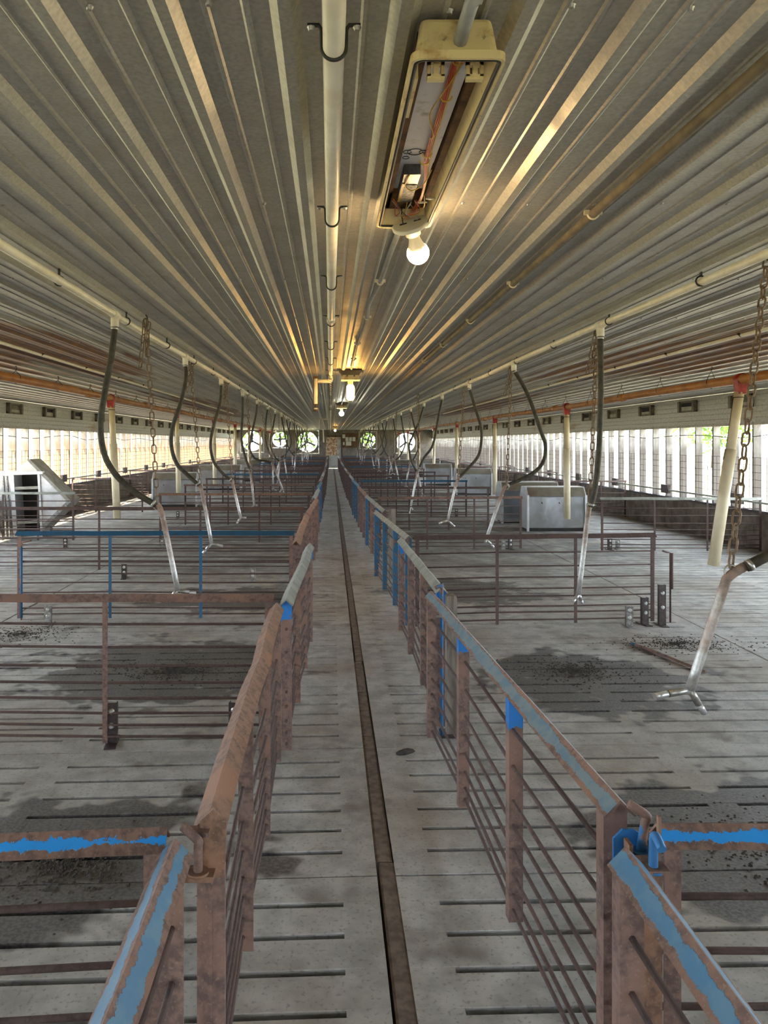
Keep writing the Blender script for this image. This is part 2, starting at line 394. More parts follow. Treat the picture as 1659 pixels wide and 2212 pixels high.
# ---- ceiling: ribbed galvanised sheets
ceil=tag(empty('ceiling'),'ribbed galvanised steel ceiling with dust and rust streaks',kind='structure')
RP=0.2286; RX0=-0.086
def sheet_mesh(L):
    """0.914 m wide sheet: four major ribs with two minor ribs between each, protruding down"""
    prof=[]
    for k in range(4):
        c=(k+0.5)*RP
        for (mx,h,b,t) in ((-RP/3,0.004,0.0085,0.0035),(0,0.020,0.030,0.012),(RP/3,0.004,0.0085,0.0035)):
            prof+= [(c+mx-b,0),(c+mx-t,-h),(c+mx+t,-h),(c+mx+b,0)]
    # minor ribs of neighbouring pitches fall evenly: positions c-RP/3, c, c+RP/3
    prof=[(0,0)]+sorted(prof,key=lambda p:p[0])+[(4*RP,0)]
    m=MB(); n=len(prof)
    for d in (0,L):
        for (u,w) in prof: m.v.append((u,d,w))
        for (u,w) in ((4*RP,0.03),(0,0.03)): m.v.append((u,d,w))
    N=n+2
    for i in range(N):
        j=(i+1)%N; m.face((i,N+i,N+j,j))
    m.face(list(range(N))); m.face([N+i for i in range(N)][::-1])
    return m.mesh('ceiling_panel',M['ceiling'])
sm=MB(); sm.lathe([(0.0085,0),(0.0085,-0.002),(0.006,-0.003),(0.006,-0.007),(0.0035,-0.008)],8); screw_me=sm.mesh('screw',M['screw'])
segs=[(YB-0.3,9.35,0.0),(9.33,24.0,0.006),(23.98,YE+0.2,0.012)]
sheets=[sheet_mesh(b-a) for a,b,_ in segs]
for si,(a,b,dz) in enumerate(segs):
    for j in range(-7,7):
        x0=RX0-RP/2+j*4*RP
        p=ob('ceiling_panel',sheets[si],ceil,(x0,a,ZC+dz))
        if si==0:
            for ri in range(0,6):
                ys=1.41+1.165*ri
                for k in range(4):
                    xs=(k+0.5)*RP+0.115
                    wx=x0+xs
                    # only screws that fall in view
                    if abs(wx-0.3)<0.75*ys+0.3: ob('screw',screw_me,p,(xs-0.03,ys-a+random.uniform(-0.02,0.02),0))
m=MB(); m.box(0.9144*7+RX0-RP/2,7.0,YB-0.3,YE+0.2,ZC-0.01,ZC+0.03); m.build('eave_panel',M['ceiling'],ceil)
# roof slopes over the attic so the barn reads as a barn from outside
for s,xe in ((-1,-6.6),(1,7.0)):
    m=MB(); m.prism([(xe,ZC+0.04),(xe,ZC+0.07),(0.2,ZC+1.9),(0.2,ZC+1.87)],YB-0.3,YE+0.3,lambda u,w,d:(u,d,w)); m.build('roof_slope',M['siding'],ceil)

# ---- long walls
bm_=MB(); bm_.box(0,0.15,0.005,0.395,0.004,0.196)
def wall(side,xin,ztop_base,studmat,name,label,sd):
    w=tag(empty(name,(xin,0,0)),label,kind='structure')
    out=-1 if side<0 else 1
    # concrete block base, three courses
    nc=3; ch=ztop_base/nc
    b=MB(); b.box(0,0.15,0.004,0.396,0.004,ch-0.004); bme=b.mesh('block',M['block'])
    far=MB()
    for c in range(nc):
        yy=YB+ (0.2 if c%2 else 0)
        while yy<YE-0.1:
            if 8.5<yy<24: ob('block',bme,w,((-0.15 if side<0 else 0),yy,c*ch))
            else:
                x0=-0.15 if side<0 else 0
                far.box(x0,x0+0.15,yy+0.004,min(yy+0.396,YE),c*ch+0.004,c*ch+ch-0.004)
            yy+=0.4
    tag(far.build('block_course',M['block'],w),kind='stuff')
    m=MB(); x0=(-0.14 if side<0 else 0.008); m.box(x0,x0+0.13,YB,YE,0.0,ztop_base-0.004); m.build('mortar_core',M['filler'],w)
    m=MB(); x0=(-0.17 if side<0 else -0.01); m.box(x0,x0+0.18,YB,YE,ztop_base,ztop_base+0.04); m.build('sill',M['bracket'],w)
    # studs 0.58 m apart
    m=MB(); x0=-sd if side<0 else 0; m.box(x0,x0+sd,0,0.040,ztop_base+0.04,1.93); sme=m.mesh('stud',studmat)
    yy=YB+0.3
    while yy<YE: ob('stud',sme,w,(0,yy+random.uniform(-0.02,0.02),0)); yy+=0.58
    # upper siding
    L=(YE-YB)/14
    for k in range(14):
        m=MB(); n=6; za,zb=1.90,ZC-0.022
        poly=[]
        for i in range(n):
            z0=za+(zb-za)*i/n; z1=za+(zb-za)*(i+1)/n
            poly+= [(0.006,z0),(0.0,z0+0.012),(0.0,z1-0.004),(0.006,z1-0.003)]
        sgn=1 if side<0 else -1
        full=[(-sgn*u,zz) for (u,zz) in poly]+[(-sgn*0.12,zb),(-sgn*0.12,za)]
        if side<0: pass
        m.prism(full,YB+k*L+0.002,YB+(k+1)*L-0.002,lambda u,w_,d:(u,d,w_)); m.build('siding_panel',M['siding'],w)
    m=MB(); x0=(-0.15 if side<0 else -0.02); m.box(x0,x0+0.17,YB,YE,1.875,1.905); m.build('header_rail',M['trimwhite'],w)
    return w
wall(-1,XL,0.62,M['stud_l'],'wall_left','left long wall of block base, whitewashed studs and grey siding',0.14)
wall(1,XR,0.55,M['stud_r'],'wall_right','right long wall of block base, whitewashed studs and grey siding',0.115)

# ---- far end wall with fan openings and door
FANS=[(545,953,21.5),(605,949,16.5),(664,955,22.0),(795,951,16.0),(876,956,20.5)]
fanw=[]
for (px,py,r) in FANS:
    p=P(px,py,YE); R=r*YE/FPX; fanw.append((p.x,p.z,R,R*1.10))
DX0,DX1,DZ=(709-VX)*YE/FPX,(738-VX)*YE/FPX,2.02
we=tag(empty('wall_end',(0,YE,0)),'far end wall of grey horizontal siding with round fan openings',kind='structure')
holes=[(x-h,x+h,z-h,z+h) for (x,z,R,h) in fanw]+[(DX0,DX1,0,DZ)]
zs=[0.0]; 
while zs[-1]<ZC: zs.append(min(zs[-1]+0.2,ZC+0.008))
zc=sorted(set([round(z,4) for z in zs]+[round(min(max(h[i],0),ZC-0.03),4) for h in holes for i in (2,3)]))
m=MB(); low=MB()
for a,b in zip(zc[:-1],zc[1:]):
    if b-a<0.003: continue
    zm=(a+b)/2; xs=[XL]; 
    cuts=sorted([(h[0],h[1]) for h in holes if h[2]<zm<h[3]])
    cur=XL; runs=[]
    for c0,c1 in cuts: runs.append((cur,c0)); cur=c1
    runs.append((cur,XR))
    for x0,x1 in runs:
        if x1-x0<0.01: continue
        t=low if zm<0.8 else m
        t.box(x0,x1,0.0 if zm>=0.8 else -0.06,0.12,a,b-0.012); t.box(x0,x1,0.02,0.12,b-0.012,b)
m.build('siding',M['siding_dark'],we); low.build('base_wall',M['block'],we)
# gable closing the attic behind (outside)
m=MB(); m.prism([(XL-0.5,ZC+0.03),(XR+0.5,ZC+0.03),(0.2,ZC+1.8)],0.0,0.12,lambda u,w,d:(u,d,w)); m.build('gable',M['siding'],we)
# door
d=tag(empty('door_1',((DX0+DX1)/2,YE,0)),'pale walk-through door at the far end of the aisle',kind='structure')
hw=(DX1-DX0)/2
m=MB(); m.box(-hw+0.04,hw-0.04,0.03,0.07,0.02,DZ-0.04); m.build('door_leaf',M['door'],d)
m=MB(); m.box(-hw+0.14,hw-0.14,0.015,0.03,1.05,DZ-0.18); m.build('door_panel',M['door'],d)
m=MB(); m.box(-hw+0.14,hw-0.14,0.015,0.03,0.2,0.9); m.build('door_panel',M['siding'],d)
for (a,b,c,e) in ((-hw-0.05,-hw+0.04,0,DZ+0.05),(hw-0.04,hw+0.05,0,DZ+0.05)):
    m=MB(); m.box(a,b,-0.03,0.1,c,e); m.build('door_jamb',M['board'],d)
m=MB(); m.box(-hw-0.05,hw+0.05,-0.03,0.1,DZ-0.04,DZ+0.05); m.build('door_head',M['board'],d)
m=MB(); m.tube([(hw-0.12,0.03,1.0),(hw-0.12,-0.03,1.0),(hw-0.2,-0.035,1.0)],0.012,6); m.build('door_handle',M['galv'],d)
# ---- unseen back wall behind the viewer; doorway added to let daylight in
wb=tag(empty('wall_back',(0,YB,0)),'unseen back wall with a doorway added to let daylight in',kind='structure')
m=MB(); m.box(XL-0.12,-0.4,-0.12,0,0,ZC-0.03); m.box(0.8,XR+0.12,-0.12,0,0,ZC-0.03); m.box(-0.4,0.8,-0.12,0,2.1,ZC-0.03)
m.prism([(XL-0.5,ZC+0.03),(XR+0.5,ZC+0.03),(0.2,ZC+1.8)],-0.12,0,lambda u,w,d:(u,d,w)); m.build('siding',M['siding'],wb)

# ================================================================ fans in the end wall
def ring_plate(R,h,y0,y1,n=40):
    m=MB(); b=0
    ci=[(R*math.cos(2*math.pi*k/n),R*math.sin(2*math.pi*k/n)) for k in range(n)]
    def sq(a):
        c,s=math.cos(a),math.sin(a); q=h/max(abs(c),abs(s)); return (q*c,q*s)
    so=[sq(2*math.pi*k/n) for k in range(n)]
    for y in (y0,y1):
        for (u,w) in ci: m.v.append((u,y,w))
        for (u,w) in so: m.v.append((u,y,w))
    for k in range(n):
        j=(k+1)%n
        m.face((k,n+k,n+j,j)); m.face((2*n+k,2*n+j,3*n+j,3*n+k)); m.face((k,j,2*n+j,2*n+k)); m.face((n+k,3*n+k,3*n+j,n+j))
    return m
FL=['large round exhaust fan at the far left of the end wall','smaller exhaust fan between the two large left ones','large exhaust fan just left of the end door','smaller exhaust fan right of the end door, beside the notice board','large round exhaust fan at the right of the end wall']
for i,(x,z,R,h) in enumerate(fanw):
    f=tag(empty('exhaust_fan',(x,YE,z)),FL[i],'fan','exhaust fans in the end wall')
    ring_plate(R,h-0.005,-0.02,0.04).build('housing_plate',M['inlet'],f)
    m=MB()
    for s in (-1,1):
        m.box(-h-0.07,h+0.07,-0.05,0.0,s*(h+0.03)-0.03,s*(h+0.03)+0.03); m.box(s*(h+0.03)-0.03,s*(h+0.03)+0.03,-0.05,0.0,-h,h)
    m.build('wooden_frame',M['trimwhite'],f)
    mt=Matrix.Rotation(math.pi/2,4,'X')
    m=MB(); m.lathe([(0.03,-0.10),(0.09,-0.08),(0.09,0.1),(0.05,0.16)],14,mt); m.build('hub_motor',M['black'],f)
    for k in range(3 if R>0.55 else 4):
        a=2*math.pi*k/(3 if R>0.55 else 4)+0.5+i; m=MB(); M4=Matrix.Rotation(a,4,'Y')@Matrix.Rotation(0.45,4,'Z')
        m.prism([(0.07,-0.04),(R*0.9,-R*0.10),(R*0.93,R*0.10),(0.07,0.05)],-0.006,0.006,lambda u,w,dd:M4@Vector((u,dd,w))); m.build('blade',M['black'],f)
    m=MB()
    for k in range(5): m.tube([(R*(k+1)/5*math.cos(t*math.pi/14),-0.05,R*(k+1)/5*math.sin(t*math.pi/14)) for t in range(28)],0.004,4,closed=True)
    for k in range(8): a=math.pi*k/8; m.tube([(-R*math.cos(a),-0.05,-R*math.sin(a)),(R*math.cos(a),-0.05,R*math.sin(a))],0.004,4)
    m.build('wire_guard',M['wire'],f)

# notice board, hanging plate
b=tag(empty('notice_board',(P(757,952,YE).x,YE-0.03,1.72)),'brown notice board with papers beside the end door','board')
m=MB(); m.box(-0.52,0.52,-0.03,0.02,-0.42,0.5); m.build('backing',M['board'],b)
for (u,w,a,c) in ((-0.22,0.12,0.09,0.13),(0.0,0.12,0.09,0.12),(0.22,0.12,0.09,0.13),(-0.12,-0.15,0.17,0.13),(-0.42,-0.15,0.05,0.1),(-0.42,0.3,0.09,0.12)):
    m=MB(); m.box(u-a,u+a,-0.034,-0.030,w-c,w+c); m.build('paper',M['paper'],b)
YS=30.0; pc=P(716,965,YS)
b=tag(empty('hanging_plate',(pc.x,YS,0)),'rust-streaked pale plate hanging over the aisle before the end door','plate')
hwp=12.5*YS/FPX
m=MB(); m.prism([(-hwp,P(0,985,YS).z),(hwp*1.0,P(0,982,YS).z),(hwp*0.9,P(0,945,YS).z),(-hwp*0.9,P(0,944,YS).z)],-0.01,0.01,lambda u,w,d:(u,d,w)); m.build('plate_sheet',M['signrust'],b)
for s in (-1,1):
    m=MB(); m.tube([(s*hwp*0.7,0,P(0,945,YS).z-0.02),(s*hwp*0.7,0,ZC-0.03)],0.006,5); m.build('hanger_wire',M['wire'],b)

# ================================================================ ceiling services
# central white pipe
cp=tag(empty('water_pipe',(0.0,0,2.372)),'thick white water pipe strapped along the ceiling above the aisle','pipe')
m=MB(); m.tube([(0.010,YB+0.1,0),(0.004,4,0),(0.0,9.0,0)],0.0215,20); m.build('pipe_run',M['pvc'],cp)
m=MB(); m.tube([(0.003,4.55,0),(0.003,4.70,0)],0.0265,20); m.build('coupling',M['pvc'],cp)
m=MB(); m.tube([(0,8.85,0),(0,9.12,0)],0.029,16); m.build('tee_fitting',M['pvc'],cp)
m=MB(); m.tube([(0,9.0,0),(0,YE-0.3,0.0)],0.014,10); m.build('thin_pipe_run',M['pvc'],cp)
m=MB(); pts=[]
for k in range(160):
    a=k*0.9; pts.append((0.022*math.cos(a),9.2+k*0.05,0.022*math.sin(a)))
m.tube(pts,0.005,4); m.build('spiral_wire',M['wire'],cp)
clamp=MB(); arc=[(0.0235*math.cos(a),0,0.0235*math.sin(a)) for a in [math.pi+math.pi*k/12 for k in range(13)]]
for y in (0,):
    full=[(-0.052,0,0.044),(-0.030,0,0.044),(-0.0245,0,0.036)]+arc+[(0.0245,0,0.036),(0.030,0,0.044),(0.052,0,0.044)]
    clamp.tube(full,0.0042,6)
clamp_me=clamp.mesh('pipe_clamp',M['black'])
for y in (0.3,1.447,2.56,3.62,4.75,5.95,7.1,8.3):
    c=ob('pipe_clamp',clamp_me,cp,(0.008-0.0009*y,y,0))
    for s in (-1,1): ob('clamp_screw',screw_me,c,(s*0.045,0,0.041))
# drop with elbow at the tee
dp=tag(empty('drain_elbow',(0,9.0,2.372)),'white pipe elbow dropping from the ceiling pipe left of the aisle','pipe')
xe=(682-VX)*9.0/FPX
m=MB(); m.tube([(0,0,-0.02),(xe+0.02,0,-0.02)],0.024,12); m.tube([(xe,0,0.01),(xe,0,-0.38)],0.024,12); m.build('elbow_run',M['pvc'],dp)
m=MB(); m.box(xe-0.035,xe+0.03,0.0,0.0251,-0.37,0.04); m.build('backing_board',M['board'],dp)
m=MB(); m.tube([(xe,0,-0.30),(xe,0,-0.345)],0.034,12); m.tube([(xe,0,-0.365),(xe,0,-0.39)],0.034,12); m.build('end_fitting',M['bracket'],dp)
yd=24.0; xe=(690-VX)*yd/FPX
dp=tag(empty('drain_elbow',(0,yd,2.372)),'small far white elbow pipe dropping beside the end door','pipe')
m=MB(); m.tube([(0,0,0),(xe,0,0.0),(xe,0,-0.32),(xe+0.12,0,-0.34),(xe+0.14,0,-0.75)],0.022,10); m.build('elbow_run',M['pvc'],dp)

# side white pipes with clips
XWL,XWR,ZW=-1.29,1.76,2.37
tees_l=[4.43+2.15*k for k in range(19)]; tees_r=[2.6]+[4.83+2.28*k for k in range(18)]
cl2=MB(); cl2.tube([(0.0235*math.cos(a),0,0.0235*math.sin(a)) for a in [2*math.pi*k/14 for k in range(14)]],0.0045,5,closed=True); cl2.box(-0.004,0.004,-0.006,0.006,0.02,0.058); cl2_me=cl2.mesh('pipe_clip',M['black'])
tm=MB(); tm.tube([(0,-0.05,0),(0,0.05,0)],0.027,12); tm.tube([(0,0,0.0),(0,0,-0.075)],0.025,12); tee_me=tm.mesh('tee_fitting',M['pvc'])
for x,tees,nm in ((XWL,tees_l,'left'),(XWR,tees_r,'right')):
    w=tag(empty('water_line',(x,0,ZW)),f'white water line with hanging black hoses, {nm} of the aisle','pipe')
    pts=[(random.uniform(-0.012,0.012),y,random.uniform(-0.006,0.006)) for y in [YB+0.2+1.6*k for k in range(int((YE-YB-0.6)/1.6))]]
    m=MB(); m.tube(pts,0.0205,12); m.build('pipe_run',M['pvc'],w)
    y=1.2
    while y<30: ob('pipe_clip',cl2_me,w,(0,y,0)); y+=1.16
    for t in tees: ob('tee_fitting',tee_me,w,(0,t,0))

# conduits
def conduit(name,pts,r,mat,label,clips,cmat):
    c=empty(name,(pts[0][0],pts[0][1],pts[0][2])); tag(c,label,'conduit'); o=Vector(pts[0])
    m=MB(); m.tube([Vector(p)-o for p in spline(pts,4)],r,10); m.build('conduit_run',mat,c)
    cm=MB(); cm.tube([((r+.003)*math.cos(a),0,(r+.003)*math.sin(a)) for a in [math.pi+math.pi*k/8 for k in range(9)]],0.0045,5); cm.box(-r-0.016,-r+0.002,-0.006,0.006,-0.004,0.012); cm.box(r-0.002,r+0.016,-0.006,0.006,-0.004,0.012); cme=cm.mesh('conduit_clip',cmat)
    for p in clips: ob('conduit_clip',cme,c,Vector(p)-o)
conduit('conduit',[(0.29,YB+0.2,2.408),(0.27,0.9,2.405),(0.249,1.30,2.375),(0.248,1.43,2.365)],0.0135,M['conduit'],'grey conduit entering the near end of the open light fixture',[(0.28,0.2,2.406)],M['galv'])
conduit('conduit',[(0.262,2.52,2.398),(0.252,3.2,2.405),(0.247,3.70,2.405),(0.222,4.3,2.405),(0.235,4.75,2.405),(0.232,5.4,2.405),(0.216,6.2,2.405),(0.226,8.0,2.402)],0.0115,M['conduit'],'grey conduit between the two nearest ceiling lights',[(0.247,3.70,2.405),(0.235,4.75,2.405),(0.218,6.0,2.405),(0.222,7.1,2.405)],M['pvc'])
conduit('conduit',[(0.226,8.8,2.392),(0.226,20,2.392),(0.226,39.5,2.39)],0.0115,M['conduit'],'grey conduit feeding the far ceiling lights',[],M['pvc'])
conduit('conduit',[(0.915,YB+0.2,2.408),(0.925,2.6,2.408),(0.928,8,2.408),(0.93,20,2.39)],0.0155,M['conduit_brown'],'dusty brown conduit along the ceiling right of the light fixture',[(0.925,1.42,2.408),(0.925,2.61,2.408),(0.926,3.76,2.408),(0.926,4.9,2.408),(0.927,6.1,2.408),(0.928,7.3,2.408)],M['pvc_cream'])
conduit('conduit',[(-2.62,YB+0.2,2.405),(-2.62,20,2.39)],0.013,M['pvc'],'thin pale conduit between the left water line and the left auger tube',[(-2.62,y,2.405) for y in (5.5,6.7,7.9,9.1,10.3)],M['black'])
conduit('conduit',[(3.05,YB+0.2,2.405),(3.05,20,2.39)],0.013,M['pvc'],'thin pale conduit between the right water line and the right auger tube',[(3.05,y,2.405) for y in (5.5,6.7,7.9,9.1,10.3)],M['black'])

# ---- near open light fixture
FX0,FX1,FY0,FY1,FZ=0.153,0.334,1.395,2.50,2.325
fx=tag(empty('light_fixture',((FX0+FX1)/2,(FY0+FY1)/2,FZ)),'yellowed open fluorescent light fixture with exposed wiring above the aisle','light fixture')
hx=(FX1-FX0)/2; hy=(FY1-FY0)/2
def rrect(hx,hy,r,n=4):
    o=[]
    for (cx,cy,a0) in ((hx-r,hy-r,0),(-hx+r,hy-r,math.pi/2),(-hx+r,-hy+r,math.pi),(hx-r,-hy+r,1.5*math.pi)):
        for k in range(n+1): a=a0+math.pi/2*k/n; o.append((cx+r*math.cos(a),cy+r*math.sin(a)))
    return o
def loft(rings, closed_top=True):
    m=MB(); n=len(rings[0][0])
    for (poly,z) in rings:
        for (u,w) in poly: m.v.append((u,w,z))
    for i in range(len(rings)-1):
        for k in range(n):
            j=(k+1)%n; m.face((i*n+k,i*n+j,(i+1)*n+j,(i+1)*n+k))
    return m,n
outer=[(rrect(hx,hy,0.022),0.0),(rrect(hx,hy,0.022),0.016),(rrect(hx-0.012,hy-0.012,0.018),0.017),(rrect(hx-0.020,hy-0.03,0.016),0.085),(rrect(hx-0.012,hy-0.02,0.016)[:0] or rrect(hx-0.022,hy-0.034,0.014),0.092)]
inner=[(rrect(hx-0.030,hy-0.042,0.012),0.084),(rrect(hx-0.012,hy-0.014,0.014),0.010),(rrect(hx-0.006,hy-0.007,0.018),0.0)]
m,n=loft(outer+inner)
T=len(outer+inner)
for k in range(n): j=(k+1)%n; m.face(((T-1)*n+k,(T-1)*n+j,j,k))
m.face([4*n+k for k in range(n)]); m.face([5*n+k for k in range(n)][::-1])
m.build('housing',M['fixture'],fx)
# dark gasket line just inside the lip
m=MB(); pl=rrect(hx-0.011,hy-0.012,0.014); m.tube([(u,w,0.0035) for u,w in pl],0.0042,5,closed=True); m.build('gasket',M['black'],fx)
m=MB(); m.box(-0.052,0.046,-hy+0.05,hy-0.42,0.062,0.075); m.build('reflector_tray',M['tray'],fx)
m=MB(); m.box(-0.052,0.046,hy-0.41,hy-0.06,0.066,0.078); m.build('reflector_tray',M['tray'],fx)
for s in (-1,1):
    m=MB(); m.box(s*0.062-0.011,s*0.062+0.011,-hy+0.06,hy-0.06,0.05,0.083); m.build('grime_channel',M['grime'],fx)
m=MB(); m.box(-0.06,0.05,hy-0.20,hy-0.05,0.05,0.083); m.build('grime_end',M['grime'],fx)
for (cx,r) in ((-0.036,0.011),(-0.015,0.021),(0.006,0.010),(-0.036,0.009)):
    yy=hy-0.50 if r>0.0095 else hy-0.46
    m=MB(); m.tube([(cx+r*math.cos(2*math.pi*k/16),yy+r*1.0*math.sin(2*math.pi*k/16),0.061) for k in range(15)],0.0012,4); m.build('knockout_ring',M['black'],fx)
for s in (-0.035,0.042):
    m=MB()
    c_=-hy+0.068
    m.box(s-0.017,s-0.010,c_,c_+0.012,0.0,0.08); m.box(s+0.010,s+0.017,c_,c_+0.012,0.0,0.08); m.box(s-0.017,s+0.017,c_,c_+0.012,0.022,0.08); m.box(s-0.017,s+0.017,c_,c_+0.014,-0.006,0.004); m.box(s-0.005,s+0.005,c_-0.004,c_+0.004,-0.002,0.03)
    m.build('lamp_clip',M['fixture'],fx)
m=MB(); m.box(-hx+0.016,-hx+0.024,-hy+0.10,-hy+0.28,0.01,0.05); m.build('side_clip',M['fixture'],fx)
m=MB(); m.box(-0.035,0.012,hy-0.40,hy-0.16,0.036,0.066); m.build('ballast',M['ballast'],fx)
m=MB(); m.box(-0.030,0.010,hy-0.32,hy-0.18,0.034,0.036); m.build('ballast_label',M['ballast_label'],fx)
m=MB(); m.box(-0.033,-0.026,hy-0.33,hy-0.17,0.0335,0.0365); m.build('label_stripe',M['wire_yellow'],fx)
def wires(lst,r,mat,nm='wire'):
    for pts in lst:
        m=MB(); m.tube(spline(pts,6),r,5); m.build(nm,mat,fx)
for k in range(4):
    o=0.004*k
    wires([[(0.006+o,-hy+0.05,0.058),(0.010+o,-hy+0.3,0.052),(0.012+o,0.0,0.050),(0.016+o,hy-0.45,0.048),(0.030+o*.5,hy-0.35,0.042),(0.035+o*.4,hy-0.2,0.036),(0.02+o,hy-0.08,0.034)]],0.0022,M['wire_red'] if k!=3 else M['wire_yellow'])
wires([[(0.012,-hy+0.06,0.055),(0.022,-hy+0.12,0.046),(0.008,-hy+0.22,0.046),(-0.010,-hy+0.34,0.046),(0.014,-hy+0.46,0.044),(0.008,-hy+0.48,0.046)],
       [(-0.02,hy-0.40,0.034),(-0.025,hy-0.33,0.03),(0.0,hy-0.29,0.028),(0.03,hy-0.33,0.034),(0.04,hy-0.42,0.042)],
       [(0.04,hy-0.25,0.03),(0.052,hy-0.16,0.022),(0.035,hy-0.08,0.022),(0.0,hy-0.05,0.026)]],0.0018,M['wire_yellow'])
for yy in (-hy+0.10,-hy+0.26,hy-0.52,hy-0.47):
    wires([[(0.002,yy,0.050),(0.008,yy+0.004,0.041),(0.022,yy+0.002,0.041),(0.028,yy,0.050)]],0.0018,M['wire_yellow'],'wire_tie')
for c in ((0.042,hy-0.20),(0.062,hy-0.235)):
    m=MB(); m.tube([(c[0]+0.013*math.cos(2*math.pi*k/14),c[1]+0.022*math.sin(2*math.pi*k/14),0.022+0.006*math.sin(2*math.pi*k/14)) for k in range(14)],0.0022,5,closed=True); m.build('wire_loop',M['wire_white'],fx)
for k in range(9):
    a=random.uniform(-0.05,0.03); b_=random.uniform(0.0,0.05)
    wires([[(a,hy-0.16+random.uniform(-.02,.02),0.04),(a+random.uniform(-.02,.03),hy-0.12,0.02),(b_-0.03,hy-0.08,0.016),(b_,hy-0.05,0.03)]],0.0016,M[random.choice(['wire_red','wire_blue','wire_red','wire_white','wire_yellow'])])

def bulb_fixture(name,loc,label,Mrot,plate_r,bulb,mat,tail=None):
    e=tag(empty(name,loc),label,'light'); R=Mrot
    m=MB(); m.lathe([(plate_r*0.92,0.012),(plate_r,0.008),(plate_r,0.0),(plate_r*0.55,-0.008),(0.026,-0.012),(0.026,-0.034),(0.022,-0.036)],24,R); m.build('lamp_holder',M['porcelain'],e)
    m=MB(); prof=bulb['neck']; m.lathe(prof,18,R); m.build('bulb_neck',M['porcelain'],e)
    m=MB(); m.lathe(bulb['glass'],22,R); m.build('bulb_glass',mat,e)
    return e
def sph(r,zc,a0=-1.1,n=10):
    o=[]
    for k in range(n+1):
        a=a0+(math.pi/2-(-1.0)-0.5*0)*0; 
    for k in range(n+1):
        t=math.radians(35)+ (math.pi-math.radians(35)-0.02)*k/n
        o.append((r*math.sin(t),zc+r*math.cos(t)))
    return o
b0=P(888,487,2.47); bd=(P(903,553,2.47)-b0); tilt=math.atan2(bd.x,-bd.z)
R1=Matrix.Rotation(0.72,4,'X')@Matrix.Rotation(-0.30,4,'Y')
pb=bulb_fixture('hanging_bulb',b0,'glowing bulb in a white porcelain holder hanging from the open light fixture',R1,0.064,{'neck':[(0.019,-0.034),(0.019,-0.05),(0.026,-0.072),(0.0335,-0.088)],'glass':[(0.0335,-0.088)]+[(r,z) for r,z in sph(0.0385,-0.105)]},M['bulb1'])
for s in (-1,1):
    m=MB(); m.box(s*0.024-0.012,s*0.024+0.012,-0.004,0.003,0.0115,0.0135,R1); m.build('terminal_slot',M['black'],pb)
for s,mt in ((-1,M['black']),(1,M['wire_white'])):
    m=MB(); m.tube(spline([R1@Vector((s*0.024,0.0,0.012)),R1@Vector((s*0.02,0.0,0.05)),Vector((s*0.012-0.02,-0.06,0.05)),Vector((-0.02,-0.10,0.03))],6),0.0018,5); m.build('lead_wire',mt,pb)
def far_light(x,y,label,mat,long):
    e=tag(empty('ceiling_light',(x,y,ZC)),label,'light')
    m=MB(); m.prism([(-0.13,0),(0.13,0),(0.09,-0.055),(-0.09,-0.055)],-0.12,0.12,lambda u,w,d:(u,d,w-0.012)); m.build('base_box',M['conduit_brown'],e)
    m=MB(); m.prism([(-0.085,-0.06),(0.085,-0.06),(0.105,-0.115),(-0.105,-0.115)],-0.10,0.10,lambda u,w,d:(u,d,w-0.006)); m.build('cover_plate',M['fixture'],e)
    for s in (-1,1):
        m=MB(); m.box(s*0.04-0.008,s*0.04+0.008,-0.106,-0.1,-0.085,-0.07); m.build('cover_screw',M['black'],e)
    m=MB(); m.lathe([(0.03,-0.12),(0.03,-0.17),(0.024,-0.18)],14); m.build('lamp_socket',M['porcelain'],e)
    m=MB()
    if long: m.lathe([(0.03,-0.172),(0.042,-0.19),(0.045,-0.21),(0.045,-0.31),(0.038,-0.335),(0.02,-0.345)],18)
    else: m.lathe([(0.022,-0.175)]+[(r,z) for r,z in sph(0.05,-0.225)],18)
    m.build('bulb_glass',mat,e)
far_light(0.226,8.4,'long amber lit bulb under the second ceiling light above the aisle',M['bulb2'],True)
far_light(0.226,15.2,'small round white lit bulb, third ceiling light above the aisle',M['bulb3'],False)
far_light(0.226,36.0,'farthest lit amber bulb, close to the end door',M['bulb2'],False)

